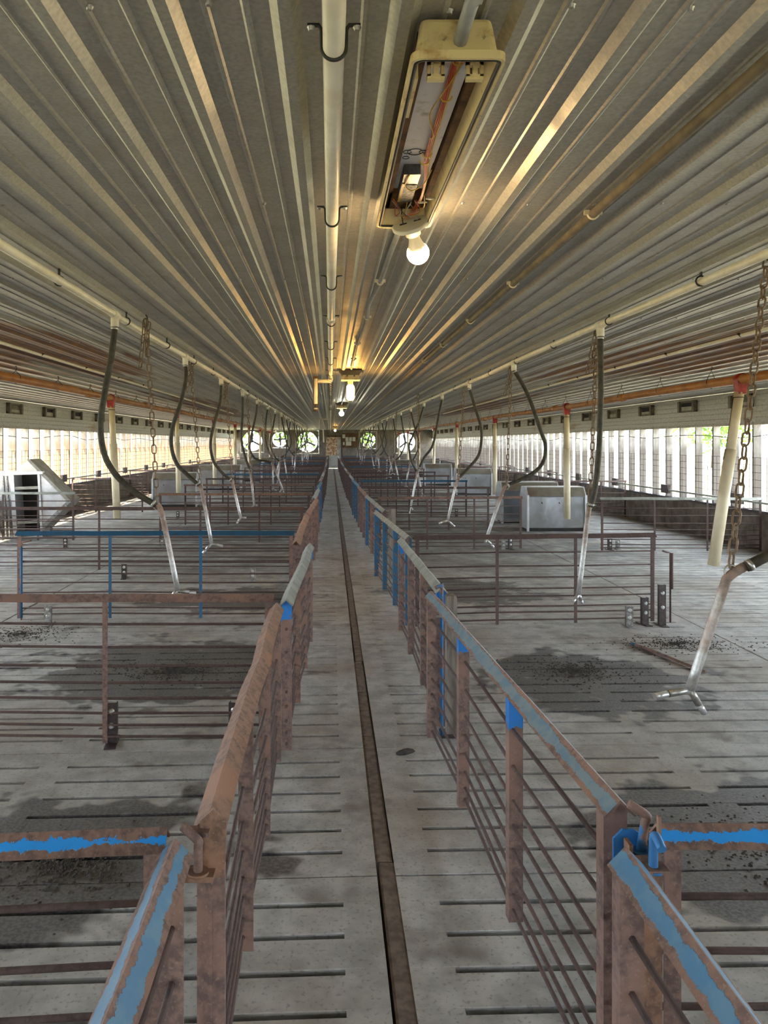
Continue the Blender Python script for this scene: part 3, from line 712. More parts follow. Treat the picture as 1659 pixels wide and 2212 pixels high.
# ================================================================ feed augers and drop tubes
def auger(x,z,drops,side):
    a=tag(empty('auger_tube',(x,0,z)),f'long orange feed auger tube hung under the ceiling on the {side} side','auger')
    m=MB(); m.tube([(0,YB+0.3,0.0)]+[(random.uniform(-0.01,0.01),y,random.uniform(-0.012,0.012)) for y in [0.0+2.4*k for k in range(19)]]+[(0,YE-0.4,0)],0.046,16); m.build('tube_run',M['orange'],a)
    cm=MB(); cm.tube([(0,-0.10,0),(0,0.10,0)],0.051,16); cme=cm.mesh('coupling',M['orange'])
    for k in range(14): ob('coupling',cme,a,(0,4.2+3.05*k,0))
    dz=ZC-z
    hm=MB(); hm.tube([(-0.05,0,0.0),(-0.052,0,0.03),(0,0,dz-0.06),(0.052,0,0.03),(0.05,0,0.0),(0,0,-0.05),(-0.05,0,0.0)],0.004,4); hm.tube([(0,0,dz-0.06),(0.012,0,dz-0.03),(0,0,dz-0.01)],0.005,5); hme=hm.mesh('hanger_wire',M['wire'])
    y=3.0
    while y<30: ob('hanger_wire',hme,a,(0,y,0)); y+=1.22
    for i,(Y,px,pyt,pxb,pyb) in enumerate(drops):
        top=Vector((x,Y,z)); bot=P(pxb,pyb,Y)
        e=tag(empty('drop_tube',top),f'cream feed drop tube with red outlet, {ORD[i]} from the front on the {side} auger','feed tube','feed drop tubes under the augers')
        m=MB(); Mr=Matrix.Rotation(math.pi/2,4,'X'); m.lathe([(0.050,-0.045),(0.060,-0.04),(0.060,0.04),(0.050,0.045)],18,Mr)
        m.prism([(-0.058,-0.015),(-0.045,-0.145),(0.045,-0.145),(0.058,-0.015)],-0.045,0.045,lambda u,w,d:(u,d,w)); m.build('red_outlet',M['red'],e)
        v=bot-top; L=v.length; t0=0.13
        d0=v.normalized()
        mid=d0*(t0+0.33*(L-t0))
        m=MB(); m.tube([d0*t0,mid+d0*0.05],0.046,18); m.build('upper_tube',M['pvc_cream'],e)
        m=MB(); m.tube([mid,v],0.055,18); m.build('lower_tube',M['pvc_cream'],e)
        m=MB(); m.tube([d0*0.18+Vector((0.05*math.cos(t),0.05*math.sin(t),0)) for t in [2*math.pi*k/10 for k in range(10)]],0.004,4,closed=True); m.tube([d0*0.18+Vector((-0.05,0,0)),mid+Vector((-0.06,-0.02,0)),mid+d0*0.1+Vector((-0.062,-0.01,0))],0.003,4); m.build('tie_wire',M['wire'],e)
XAL,ZAL,XAR,ZAR=-3.35,2.285,4.05,2.228
dl=[]
for (px,pb,pyb) in ((240,253,1122),(382,386,1066),(462,464,1047),(508,508,1042),(538,538,1010),(562,562,1005),(583,583,1000)):
    Y=XAL*FPX/(px-VX); dl.append((Y,px,0,pb,pyb))
dr=[]
for (px,pb,pyb) in ((1601,1541,1222),(1224,1225,1121),(1069,1069,1068),(987,986,1036),(938,937,1028),(905,905,1011),(881,881,1003),(862,862,998)):
    Y=XAR*FPX/(px-VX); dr.append((Y,px,0,pb,pyb))
auger(XAL,ZAL,dl,'left'); auger(XAR,ZAR,dr,'right')

# ================================================================ drinkers (hose, pipe and fork) and their chains
lk=MB()
def link_pts(l,w,n=5):
    o=[]
    for k in range(n+1): a=math.pi*k/n; o.append((w*math.cos(a),0,l+w*math.sin(a)))
    for k in range(n+1): a=math.pi+math.pi*k/n; o.append((w*math.cos(a),0,-l+w*math.sin(a)))
    return o
def chain_links(p0,p1,size):
    p0=Vector(p0); p1=Vector(p1); L=(p1-p0).length; step=size*1.9; n=max(2,int(L/step)); out=[]
    q=(p1-p0).to_track_quat('Z','Y')
    for k in range(n):
        c=p0+(p1-p0)*((k+0.5)/n); out.append((c,q,(k%2)*math.pi/2+0.3))
    return out
def chain(p0,p1,size,label,individual=False,loop=None,group=None):
    p0=Vector(p0); e=tag(empty('chain',p0),label,'chain',group)
    lm=MB(); lm.tube(link_pts(size*0.62,size*0.46),size*0.15,5,closed=True)
    runs=[(p0,p1)]+(loop or [])
    if individual:
        me=lm.mesh('chain_link',M['chain'])
        for a,b in runs:
            for (c,q,r) in chain_links(a,b,size):
                o=ob('chain_link',me,e,c-p0); o.rotation_mode='QUATERNION'; o.rotation_quaternion=q@Matrix.Rotation(r,3,'Z').to_quaternion()
    else:
        m=MB(); n=0
        for a,b in runs:
            for (c,q,r) in chain_links(a,b,size):
                mt=Matrix.Translation(c-p0)@q.to_matrix().to_4x4()@Matrix.Rotation(r,4,'Z'); b0=len(m.v)
                m.v+=[tuple(mt@Vector(v)) for v in lm.v]
                for f in lm.f: m.face([b0+i for i in f],None,True)
        tag(m.build('chain_links',M['chain'],e),kind='stuff')
    m=MB(); m.tube([(0,0,ZC-p0.z-0.005),(0.012,0,ZC-p0.z-0.025),(0,0,-0.01)],0.005,5); m.build('hook',M['bracket'],e)
    return e
def drinker(Y,x,hose,pipe,fork,label,chain_px=None,chain_label=None,size=0.03,individual=False,loop=False,dy=0.0,cg=None):
    tee=Vector((x,Y,ZW-0.07)); e=tag(empty('drinker',tee),label,'drinker','hanging water drinkers')
    hp=[P(a,b,Y) for a,b in hose]; hp[0]=tee.copy()
    for i,p in enumerate(hp[1:]): p.y+=dy*math.sin(math.pi*(i+1)/len(hp))
    hp=[p-tee for p in hp]
    m=MB(); m.tube(spline(hp,6),0.0185,12); m.build('hose',M['hose'],e)
    for p,q in ((hp[0],hp[1]),(hp[-1],hp[-2])):
        dd=(q-p).normalized(); cmm=MB(); cmm.tube([p+dd*0.008,p+dd*0.022],0.0215,12); cmm.tube([p+dd*0.012+Vector((0.02,0,0)),p+dd*0.012+Vector((0.034,0,0))],0.004,5); cmm.build('hose_clamp',M['galv'],e)
    pp=[P(a,b,Y)-tee for a,b in pipe]
    m=MB(); m.tube(spline(pp,4) if len(pp)>2 else pp,0.0165,12); m.build('nipple_pipe',M['nipple'],e)
    end=pp[-1]
    for k,f in enumerate(fork):
        fe=P(f[0],f[1],Y)-tee; fe.y+= (0.03 if k else -0.03)
        m=MB(); m.tube([end,end+(fe-end)*0.62],0.0125,10); a=m.build('fork_arm',M['galv'],e)
        m=MB(); m.tube([end+(fe-end)*0.64,fe],0.0115,10); m.build('nozzle',M['steel_edge'],a)
    if chain_px:
        a,b=chain_px; bot=P(b[0],b[1],Y)
        # chain top hangs from the ceiling: its depth follows from the ceiling height
        Yt=FPX*(ZC-0.02-EYE)/(VY-a[1]); Yt=min(max(Yt,Y-0.3),Y+0.6); top=Vector(((a[0]-VX)*Yt/FPX,Yt,ZC-0.03))
        lp=None
        if loop: mid=top+(bot-top)*0.26; lp=[(top+Vector((-0.005,0.0,0)),mid+Vector((-0.055,0,-0.02))),(top+Vector((0.02,0.0,-0.02)),mid+Vector((-0.02,0.02,0.05)))]
        chain(top,bot,size,chain_label,individual,lp,cg)
        m=MB(); rc=bot-tee+Vector((0.0,0,-0.012)); m.tube([rc+Vector((0.022*math.cos(t),0,0.022*math.sin(t))) for t in [2*math.pi*k/12 for k in range(12)]],0.0035,5,closed=True); m.build('ring',M['galv'],e)
LD=[
 (4.43,[(247,690),(243,765),(229,850),(221,915),(228,975),(250,1020),(290,1060),(337,1090)],[(337,1090),(350,1112),(384,1275)],[(368,1291),(421,1284)],((315,685),(340,1090)),True),
 (6.58,[(400,778),(402,820),(391,870),(375,920),(371,960),(382,1000),(405,1025),(430,1048)],[(430,1048),(437,1066),(457,1174)],[(439,1194),(480,1181)],((412,775),(432,1046)),False),
 (8.73,[(477,828),(476,870),(462,920),(456,960),(462,995),(480,1020),(500,1038)],[(500,1038),(504,1050),(520,1118)],[(512,1130),(531,1119)],((488,822),(502,1040)),False),
 (10.88,[(525,850),(523,900),(521,950),(530,990),(541,1018)],[(541,1018),(549,1090)],[(543,1098),(555,1092)],((534,850),(541,1016)),False),
 (13.03,[(556,866),(552,900),(541,950),(541,975),(553,992),(575,996),(588,1002)],[(588,1002),(593,1012),(610,1055)],[(604,1063),(613,1064)],((560,866),(588,1002)),False),
 (15.18,[(576,880),(574,920),(576,960),(590,995)],[(590,995),(590,1055)],[(583,1061),(597,1060)],((584,880),(591,996)),False)]
RD=[
 (2.6,[(1797,500),(1835,800),(1800,1080),(1725,1165),(1659,1196),(1608,1224)],[(1608,1224),(1574,1246),(1560,1280),(1490,1490)],[(1406,1498),(1530,1546)],((1657,640),(1578,1226)),True),
 (4.83,[(1298,712),(1297,850),(1292,980),(1285,1050),(1275,1095)],[(1275,1095),(1270,1112),(1250,1284)],[(1234,1298),(1261,1305)],((1290,705),(1274,1088)),False),
 (7.11,[(1118,786),(1140,850),(1170,930),(1181,965),(1175,1000),(1150,1025),(1108,1044),(1095,1050)],[(1095,1050),(1086,1062),(1050,1165)],[(1047,1170),(1068,1183)],((1105,782),(1094,1050)),False),
 (9.39,[(1016,838),(1027,880),(1040,920),(1042,950),(1035,985),(1010,1015),(990,1035)],[(990,1035),(985,1046),(967,1124)],[(947,1130),(983,1138)],((1003,832),(990,1034)),False),
 (11.67,[(955,858),(947,900),(935,960),(915,990),(905,1012)],[(905,1012),(900,1030),(887,1095)],[(884,1109),(892,1101)],((903,852),(904,1010)),False),
 (13.95,[(915,876),(905,910),(890,945),(883,965),(890,1000),(902,1020)],[(902,1020),(912,1068)],[(907,1077),(919,1072)],((906,870),(902,1018)),False)]
def gen(k,Y,x,side):
    cx=VX+x*FPX/Y; s=FPX/Y; rnd=random.Random(k*13+(5 if side>0 else 1))
    sw=rnd.choice((-1,1))*rnd.uniform(0.06,0.2); en=rnd.uniform(-0.25,0.35)*(-1 if side>0 else 1)
    y=lambda z: VY-(z-EYE)*s
    hose=[(cx,y(2.3)),(cx+sw*0.4*s,y(2.0)),(cx+sw*s,y(1.6)),(cx+(sw*0.6+en*0.5)*s,y(1.3)),(cx+en*s,y(1.16))]
    ex=en+rnd.uniform(-0.12,0.12); pipe=[(cx+en*s,y(1.16)),(cx+ex*s,y(0.66))]
    fork=[(cx+(ex-0.07)*s,y(0.61)),(cx+(ex+0.08)*s,y(0.62))]
    return (Y,hose,pipe,fork,((cx+en*0.7*s,y(2.4)),(cx+en*s,y(1.17))),False)
for side,x,tees,defs,nm in ((-1,XWL,tees_l,LD,'left'),(1,XWR,tees_r,RD,'right')):
    for i,Y in enumerate(tees):
        if Y>YE-1: continue
        d=defs[i] if i<len(defs) else gen(i,Y,x,side)
        big=(side>0 and i==0)
        drinker(d[0],x,d[1],d[2],d[3],f'black hose and forked pipe drinker, {ORD[i]} from the front on the {nm} water line',d[4],
                f'rusty chain holding the {ORD[i]} drinker from the front on the {nm} water line',0.029 if big else (0.027 if i<3 else 0.034),
                individual=big,loop=(i in (0,1,2) and not big),dy=random.uniform(-0.06,0.06),cg='drinker chains')

# ================================================================ pen gates and aisle panels
ZT=0.80
RODZ=[0.645,0.525,0.415,0.325,0.245,0.17,0.105,0.05]
def rail_mesh(L,mat,leg=0.052,kink=0.0,name='top_rail'):
    """inverted angle iron along local +X, uv v across each face"""
    m=MB(); t=0.005; c=leg*0.7071
    n=7; jit=[0]+[random.uniform(-kink,kink) for _ in range(n-1)]+[0]
    prof=[(-c,-c),(0,0),(c,-c),(c-t,-c-t*0.4),(0,-t*1.6),(-c+t,-c-t*0.4)]
    for i in range(n+1):
        x=L*i/n
        for (yy,zz) in prof: m.v.append((x,yy+jit[i],zz+jit[i]*0.5))
    k=len(prof)
    for i in range(n):
        u0,u1=L*i/n,L*(i+1)/n
        for a in range(k):
            b=(a+1)%k; q=(i*k+a,(i+1)*k+a,(i+1)*k+b,i*k+b)
            m.face(q,[(u0,0),(u1,0),(u1,1),(u0,1)] if a in (0,1) else None)
    m.face(list(range(k))); m.face([n*k+a for a in range(k)][::-1])
    return m.mesh(name,mat)
_cache={}
def cached(key,fn):
    if key not in _cache: _cache[key]=fn()
    return _cache[key]
def post_mesh(w,mat,top=0.0):
    """angle-iron upright: broad leg faces local -X end (towards the viewer for aisle panels)"""
    m=MB(); t=0.006; z1=ZT-0.03+top
    b=[(-t/2,-w/2),(t/2,-w/2),(t/2,w/2),(-t/2,w/2)]
    m.box(-t/2,t/2,-w/2,w/2,0.012,z1); m.box(t/2,0.038,w/2-t,w/2,0.012,z1)
    # notched crown under the rail
    m.prism([(-w/2,z1),(w/2,z1),(0,z1+0.022)],-t/2,t/2,lambda u,ww,d:(d,u,ww))
    return m.mesh('post',mat)
def flat_mesh(w,mat):
    m=MB(); m.box(-w/2,w/2,-0.004,0.004,0.012,ZT-0.03); return m.mesh('upright',mat)
def panel(name,p0,p1,label,cat,group,rail,post,rod,nposts,facing,endw=0.06,kink=0.004,bow=0.0,rods=RODZ,pw=0.047):
    """p0,p1: (x,y) floor points. facing='post': uprights are angles whose leg faces p0 (aisle panels); 'flat': flat bars in the plane"""
    v=Vector((p1[0]-p0[0],p1[1]-p0[1],0)); L=v.length; ang=math.atan2(v.y,v.x)
    e=tag(empty(name,(p0[0],p0[1],0),(0,0,ang)),label,cat,group)
    ob('top_rail',cached(('rail',round(L,2),rail,kink) if kink<0.003 else ('rail',label),lambda:rail_mesh(L,M[rail],0.052,kink)),e,(0,0,ZT))
    rl=cached(('rod',round(L,2),rod,round(bow,3)),lambda:MB().tube([(0.01,0,0),(L*0.33,bow,bow*0.3),(L*0.66,-bow*0.6,0),(L-0.01,0,0)],0.0072,6).mesh('rod',M[rod]))
    for z in rods: ob('rod',rl,e,(0,0.0,z+random.uniform(-0.008,0.008)))
    for k in range(nposts):
        t=k/(nposts-1); x=0.03+(L-0.06)*t; pm=post if isinstance(post,str) else post[k%len(post)]
        if facing=='post':
            w=endw if k in (0,) else pw
            ob('post',cached(('post',w,pm),lambda:post_mesh(w,M[pm])),e,(x,0.0,0))
        else:
            w=0.034 if k in (0,nposts-1) else 0.026
            ob('upright',cached(('flat',w,pm),lambda:flat_mesh(w,M[pm])),e,(x,-0.010,0))
    return e
# aisle panels: (x0,y0,x1,y1,rail,posts)
AR=[(0.605,-0.95,0.585,1.47,'flake_blue','rust'),(0.650,1.66,0.545,4.02,'flake_grey',('rust','blotch','blotch','rust')),(0.620,4.12,0.600,6.30,'galv_rail',('blotch','rust','rust')),
    (0.680,6.42,0.545,8.85,'galv_rail',('blue_worn','blue_worn','blue')),(0.655,8.90,0.565,11.5,'galv_rail',('rust','blue_worn')),(0.570,11.6,0.535,14.0,'rust_orange','rust'),
    (0.555,14.1,0.50,16.4,'blue','blue'),(0.52,16.5,0.50,18.9,'galv_rail','rust_dark'),(0.53,19.0,0.47,21.4,'rust','rust_dark'),(0.49,21.5,0.47,23.9,'galv_rail','rust_dark')]
AL=[(-0.335,-0.95,-0.315,1.50,'flake_blue','rust'),(-0.262,1.60,-0.270,3.72,'rust_orange','rust'),(-0.228,3.80,-0.165,5.95,'galv_rail',('blotch','rust','rust')),
    (-0.282,6.05,-0.276,8.45,'rust_orange','rust'),(-0.275,8.55,-0.205,10.8,'rust_orange','rust'),(-0.25,10.9,-0.22,13.2,'galv_rail','rust'),(-0.24,13.3,-0.20,15.6,'blue','blue_worn'),
    (-0.23,15.7,-0.2,18.0,'rust','rust_dark'),(-0.21,18.1,-0.19,20.4,'galv_rail','rust_dark'),(-0.2,20.5,-0.16,22.8,'rust','rust_dark')]
for lst,xe in ((AR,0.47),(AL,-0.17)):
    y=lst[-1][3]+0.1
    k=0
    while y<YE-2.6:
        r=('rust_dark','blue','galv_rail','rust','rust_dark')[k%5]; lst.append((xe+random.uniform(-.015,.015),y,xe+random.uniform(-.015,.015),y+2.3,r,'rust_dark')); y+=2.4; k+=1
RN={'flake_blue':'flaking blue','flake_grey':'flaking grey-blue','rust_orange':'orange rusty','rust':'brown rusty','galv_rail':'pale grey','blue':'blue','rust_dark':'dark rusty','flake_bright':'blue-streaked'}
for lst,nm in ((AR,'right'),(AL,'left')):
    for i,(x0,y0,x1,y1,r,p) in enumerate(lst):
        panel('aisle_panel',(x0,y0),(x1,y1),f'barred pen panel with {RN[r]} top rail, {ORD[i]} along the {nm} side of the aisle','pen panel','pen panels along the aisle',r,p,'rod',4 if i<9 else 3,'post',bow=0.010 if i<4 else 0.0,kink=0.005 if i<4 else 0.002,endw=0.066 if i==0 else 0.055)
# cross gates (between pens): left and right of the aisle
CL=[((-2.9,1.36),(-0.34,1.545),'flake_bright','rust'),((-2.95,3.93),(-0.30,3.93),'rust','rust'),((-2.85,6.72),(-0.33,6.75),'blue',('rust','blue','blue_worn')),((-4.20,9.30),(-0.33,9.28),'rust_dark','rust_dark'),
    ((-2.75,11.85),(-0.32,11.9),'rust_orange','rust_dark')]
CR=[((0.685,1.56),(3.1,1.49),'flake_bright','rust'),((0.72,6.42),(2.90,6.62),'rust_dark','rust_dark'),((0.70,11.0),(2.90,11.2),'rust','rust_dark'),((0.68,13.5),(2.92,13.6),'rust_dark','rust_dark')]
y=14.4
while y<YE-1.5:
    CL.append(((-2.85,y),(-0.30,y+random.uniform(-.05,.05)),('rust_dark','rust','rust_dark','blue')[len(CL)%4],'rust_dark')); y+=2.5
y=16.0
while y<YE-1.5:
    CR.append(((0.64,y),(2.95,y+random.uniform(-.05,.05)),('blue','rust_dark','rust_dark','rust')[len(CR)%4],'rust_dark')); y+=2.4
for lst,nm in ((CL,'left'),(CR,'right')):
    for i,(a,b,r,p) in enumerate(lst):
        panel('pen_gate',a,b,f'barred gate with {RN[r]} top rail across the {nm} pens, {ORD[i]} from the front','gate','gates across the pens',r,p,'rod',4,'flat',bow=0.012 if i<4 else 0.0,kink=0.004 if i<3 else 0.002)
# outer partitions between feeder row and wall
OL=[((-5.95,12.1),(-4.17,12.1),'galv_rail')]+[((-5.95,y),(-4.3,y+0.05),'rust_dark') for y in (17.0,21.9,26.8,31.7,36.6,41.5)]
OR=[((3.98,10.95),(6.35,10.9),'galv_rail')]+[((4.75,y),(6.35,y),'rust_dark') for y in (15.9,20.7,25.5,30.3,35.1,39.9)]
for lst,nm in ((OL,'left'),(OR,'right')):
    for i,(a,b,r) in enumerate(lst):
        panel('pen_partition',a,b,f'barred partition with {RN[r]} top rail against the {nm} wall, {ORD[i]} from the front','partition','partitions against the walls',r,'rust_dark','rod',4,'flat')

# joint hardware at the near gates
def bent_pin(loc,pts,mat,label):
    o=Vector(loc); e=tag(empty('gate_pin',o),label,'pin')
    m=MB(); m.tube(spline([Vector(p)-o for p in pts],5),0.0095,10); m.build('pin_rod',M[mat],e)
    m=MB(); m.lathe([(0.022,0.0),(0.022,0.006)],16,Matrix.Translation(Vector((0,0,0)))); m.build('washer',M[mat if mat!='rust' else 'rust_orange'],e)
Yj=1.55
def J(px,py,Y=Yj): return P(px,py,Y)
e=tag(empty('hinge_post',(J(448,0).x,1.595,0)),'rusty channel post at the near left gate joint','post')
m=MB(); w=0.03; zt=J(0,1895).z
m.box(-w,w,0.0,0.006,0.012,zt); m.box(-w,-w+0.006,0.006,0.014,0.012,zt); m.box(w-0.006,w,0.006,0.014,0.012,zt); m.box(-0.006,0.004,-0.004,0.0,0.012,zt-0.03); m.build('channel',M['rust'],e)
m=MB(); m.prism([(-0.022,zt-0.02),(0.03,zt-0.02),(0.036,zt+0.10),(0.006,zt+0.125),(-0.022,zt+0.10)],-0.012,-0.004,lambda u,w_,d:(u,d,w_)); m.build('hinge_plate',M['rust_orange'],e)
m=MB(); m.box(-0.052,0.012,-0.045,0.0,zt-0.012,zt+0.000); m.build('pin_tab',M['rust_orange'],e)
m=MB(); m.box(-0.045,0.0,-0.03,0.0,zt+0.075,zt+0.085); m.build('upper_tab',M['rust'],e)
bent_pin(J(428,1887,1.54),[J(428,1895,1.54),J(428,1830,1.54),J(427,1815,1.54),J(395,1785,1.56)],'rust','rusty bent gate pin at the near left gate joint')
e=tag(empty('hinge_post',(J(1408,0,1.52).x,1.52,0)),'rusty channel post with blue edge at the near right gate joint','post')
zt=J(0,1885,1.5).z
m=MB(); m.box(-0.022,0.022,0.0,0.006,0.012,zt); m.box(0.0165,0.0225,0.0065,0.016,0.012,zt+0.10); m.build('channel',M['rust_orange'],e)
m=MB(); pc_=J(1358,1822,1.63); m.prism([(-0.032,-0.045),(0.02,-0.045),(0.034,-0.02),(0.034,0.012),(0.015,0.028),(-0.012,0.028),(-0.032,0.008)],-0.006,0.0,lambda u,w_,d:(pc_.x-e.location.x+u,1.64-1.52+d,pc_.z+w_)); m.build('blue_end_plate',M['flake_plate'],e)
m=MB(); m.box(-0.028,-0.022,0.0,0.03,0.012,zt); m.build('blue_edge',M['blue_bright'],e)
m=MB(); m.box(-0.03,0.024,-0.03,0.03,zt,zt+0.008); m.build('pin_tab',M['rust'],e)
bent_pin(J(1411,1880,1.51),[J(1411,1886,1.51),J(1412,1825,1.51),J(1416,1806,1.50),J(1430,1836,1.47)],'blue_bright','short blue hooked gate pin in the near right hinge post')
bent_pin(J(1383,1840,1.62),[J(1383,1842,1.62),J(1393,1778,1.62),J(1397,1762,1.62),J(1358,1736,1.63)],'blue_bright','long blue bent gate pin behind the near right joint')
e=tag(empty('latch_bracket',J(1385,1850,1.6)),'small rusty latch bracket at the near right joint','bracket')
m=MB(); m.box(-0.03,0.03,-0.012,0.02,-0.03,0.0); m.box(-0.03,-0.022,-0.012,0.02,0.0,0.03); m.box(0.022,0.03,-0.012,0.02,0.0,0.025); m.build('bracket_body',M['rust_orange'],e)
# mid joint, right: weathered post and tall blue rod
p=P(975,1605,4.06)
e=tag(empty('timber_post',(p.x,p.y,0)),'short weathered grey post behind the second right aisle joint','post')
m=MB(); h=P(0,1290,4.06).z; m.box(-0.028,0.028,-0.02,0.045,0.012,h); m.build('post_body',M['wood_post'],e)
m=MB(); m.prism([(-0.028,h),(0.028,h),(0.02,h+0.012),(-0.022,h+0.010)],-0.02,0.045,lambda u,w_,d:(u,d,w_)); m.build('post_cap',M['wood_post'],e)
m=MB(); m.box(-0.06,0.06,-0.05,0.06,0.0,0.012); m.build('foot_plate',M['bracket'],e)
p=P(954,1580,4.03); e=tag(empty('gate_rod',(p.x,p.y,0)),'tall blue locking rod beside the short weathered post','rod')
m=MB(); hh=P(0,1266,4.03).z; m.tube(spline([(0,0,0.01),(0,0,hh-0.05),(0.0,0,hh-0.012),(-0.012,0,hh),(-0.035,0,hh-0.012)],4),0.010,8); m.build('rod_bar',M['blue_bright'],e)
m=MB(); m.box(-0.06,0.07,-0.008,0.008,hh-0.17,hh-0.16); m.build('strap',M['galv'],e)
p=P(848,1215,8.7); e=tag(empty('timber_post',(p.x,8.75,0)),'short weathered grey post behind the fourth right aisle panel','post')
m=MB(); m.box(-0.04,0.04,-0.03,0.04,0.0,0.82); m.build('post_body',M['wood_post'],e)
# blue upright at the end of the left blue gate
p=P(48,0,6.72); e=tag(empty('gate_rod',(p.x,6.70,0)),'blue drop rod at the outer end of the blue left gate','rod')
m=MB(); m.tube([(0,0,0.02),(0,0,0.66)],0.012,8); m.build('rod_bar',M['blue_worn'],e); m=MB(); m.tube([(0,0,0.0),(0,0,0.02)],0.008,8); m.build('rod_tip',M['rust'],e)
m=MB(); m.tube([(0,0,0.66),(0.01,0,0.70),(0.09,0,0.72)],0.008,6); m.build('rod_handle',M['rust'],e)
p=P(1448,0,6.6); e=tag(empty('gate_rod',(p.x,6.6,0)),'dark drop rod at the outer end of the second right gate','rod')
m=MB(); m.tube([(0,0,0.0),(0,0,0.62),(-0.04,0,0.63),(-0.07,0,0.64)],0.008,8); m.build('rod_bar',M['rust_dark'],e); m=MB(); m.tube([(0.012,0,0.3),(0.012,0,0.62)],0.014,8); m.build('rod_sleeve',M['rust_dark'],e)

# ---- floor anchor brackets
def bracket(px,py,ht,galv,label,w=0.06,yaw=0.0,bolts=2):
    Y=FPX*EYE/(py-VY); p=P(px,py,Y); mt=M['bracket_galv'] if galv else M['bracket']
    e=tag(empty('floor_bracket',(p.x,p.y,0),(0,0,yaw)),label,'bracket','steel brackets bolted to the floor')
    m=MB(); m.box(-w/2,w/2,-0.004,0.004,0.0,ht); m.box(-w/2,-w/2+0.005,0.004,0.03,0.0,ht); m.box(w/2-0.005,w/2,0.004,0.03,0.0,ht); m.build('upright_plate',mt,e)
    m=MB(); m.box(-w/2,w/2,-0.07,0.11,0.0,0.008); m.build('foot_plate',mt,e)
    if bolts:
        for z in (ht*0.45,ht*0.8):
            m=MB(); m.lathe([(0.017,0.0),(0.017,0.004),(0.010,0.005),(0.010,0.011)],12,Matrix.Translation((0,-0.004,z))@Matrix.Rotation(math.pi/2,4,'X')); m.build('bolt',M['bolt'],e)
BR=[(241,1608,0.22,0,'dark slotted bracket under the rusty left gate'),(506,1598,0.20,0,'dark bracket beside the rusty rail of the left aisle panels'),(103,1350,0.17,1,'galvanised bracket with two bright holes by the left gate'),
    (268,1250,0.17,0,'dark bracket with two bolts behind the blue left gate'),(546,1256,0.15,1,'small bracket near the aisle end of the blue left gate'),(141,1184,0.15,0,'dark bracket left behind the blue gate post'),
    (350,1186,0.15,1,'galvanised bracket by the tip of the second left drinker'),(384,1120,0.15,0,'small far bracket by the left feeder'),
    (1360,1354,0.18,1,'galvanised two-hole bracket at the end of the right gate'),(1394,1350,0.24,0,'plain dark bracket right of the galvanised one'),(1431,1352,0.36,0,'tall brown bracket under the right gate end post'),
    (1088,1188,0.15,1,'small galvanised bracket behind the right gate'),(1103,1187,0.17,0,'dark bracket beside the small galvanised one, right pens'),(1318,1188,0.17,0,'dark bracket near the right wall partition, left one of two'),(1335,1187,0.14,1,'short bracket near the right wall partition, right one of two'),(986,1116,0.17,0,'dark bracket below the fourth right drinker')]
for (px,py,h,gv,lb) in BR: bracket(px,py,h,gv,lb,0.06 if py<1700 else 0.06,random.uniform(-0.2,0.2))

# ================================================================ feeders
def feeder(x0,x1,Y,h,label,depth=0.55,yaw=0.0):
    w=x1-x0; e=tag(empty('hog_feeder',((x0+x1)/2,Y,0),(0,0,yaw)),label,'feeder','stainless steel feeders'); a=w/2
    prof=[(0,0.04),(depth,0.04),(depth,h*0.72),(depth*0.78,h),(depth*0.22,h),(0,h*0.80)]
    for s in (-1,1):
        m=MB(); xx=s*a; m.prism(prof,xx-0.012,xx+0.012,lambda u,w_,d:(d,u,w_)); m.build('end_plate',M['steel_edge'],e)
        m=MB(); m.box(xx-0.02,xx+0.02,-0.02,0.02,0.0,h*0.82); m.build('corner_flange',M['steel_edge'],e)
    m=MB(); m.box(-a+0.012,a-0.012,0.03,0.04,0.06,h*0.80); m.build('front_sheet',M['steel'],e)
    m=MB(); m.box(-a+0.012,a-0.012,depth-0.04,depth-0.03,0.06,h*0.74); m.build('back_sheet',M['steel'],e)
    m=MB(); m.prism([(-0.012,h*0.78),(-0.018,h*0.80),(depth*0.22,h+0.005),(depth*0.22,h-0.01),(0.0,h*0.80)],-a+0.012,a-0.012,lambda u,w_,d:(d,u,w_)); m.build('top_lip',M['steel'],e)
    m=MB(); m.box(-a+0.012,a-0.012,depth*0.2,depth*0.8,h-0.02,h); m.build('hopper_rim',M['steel_edge'],e)
    m=MB(); m.box(-a+0.03,a-0.03,0.02,depth-0.02,0.0,0.06); m.build('base_skid',M['dark'],e)
    for u in (-0.25,0.05):
        m=MB(); m.tube([(u*w,0.028,h*0.66),(u*w,0.018,h*0.64),(u*w+0.01,0.02,h*0.63)],0.008,6); m.build('knob',M['bracket'],e)
feeder(3.57,4.62,13.4,0.80,'nearest upright stainless feeder on the right, beside the cream drop tube')
feeder(3.42,4.55,14.75,0.82,'stainless feeder close behind the nearest right feeder')
feeder(3.85,4.92,22.6,0.82,'stainless feeder on the right below the third right drop tube')
feeder(3.55,4.55,27.8,0.82,'shiny stainless feeder on the right below the fourth right drop tube')
feeder(2.55,3.85,33.2,0.85,'far stainless feeder on the right, nearer the aisle')
feeder(4.2,5.4,36.5,0.85,'farthest stainless feeder on the right')
feeder(-4.45,-3.35,18.5,0.86,'bright bluish stainless feeder on the left behind the second left drop tube')
feeder(-4.45,-3.05,25.0,0.86,'grey stainless feeder on the left behind the third left drop tube')
feeder(-4.1,-2.9,31.0,0.90,'far white-looking stainless feeder on the left')
feeder(-3.9,-2.7,37.0,0.90,'farthest stainless feeder on the left')
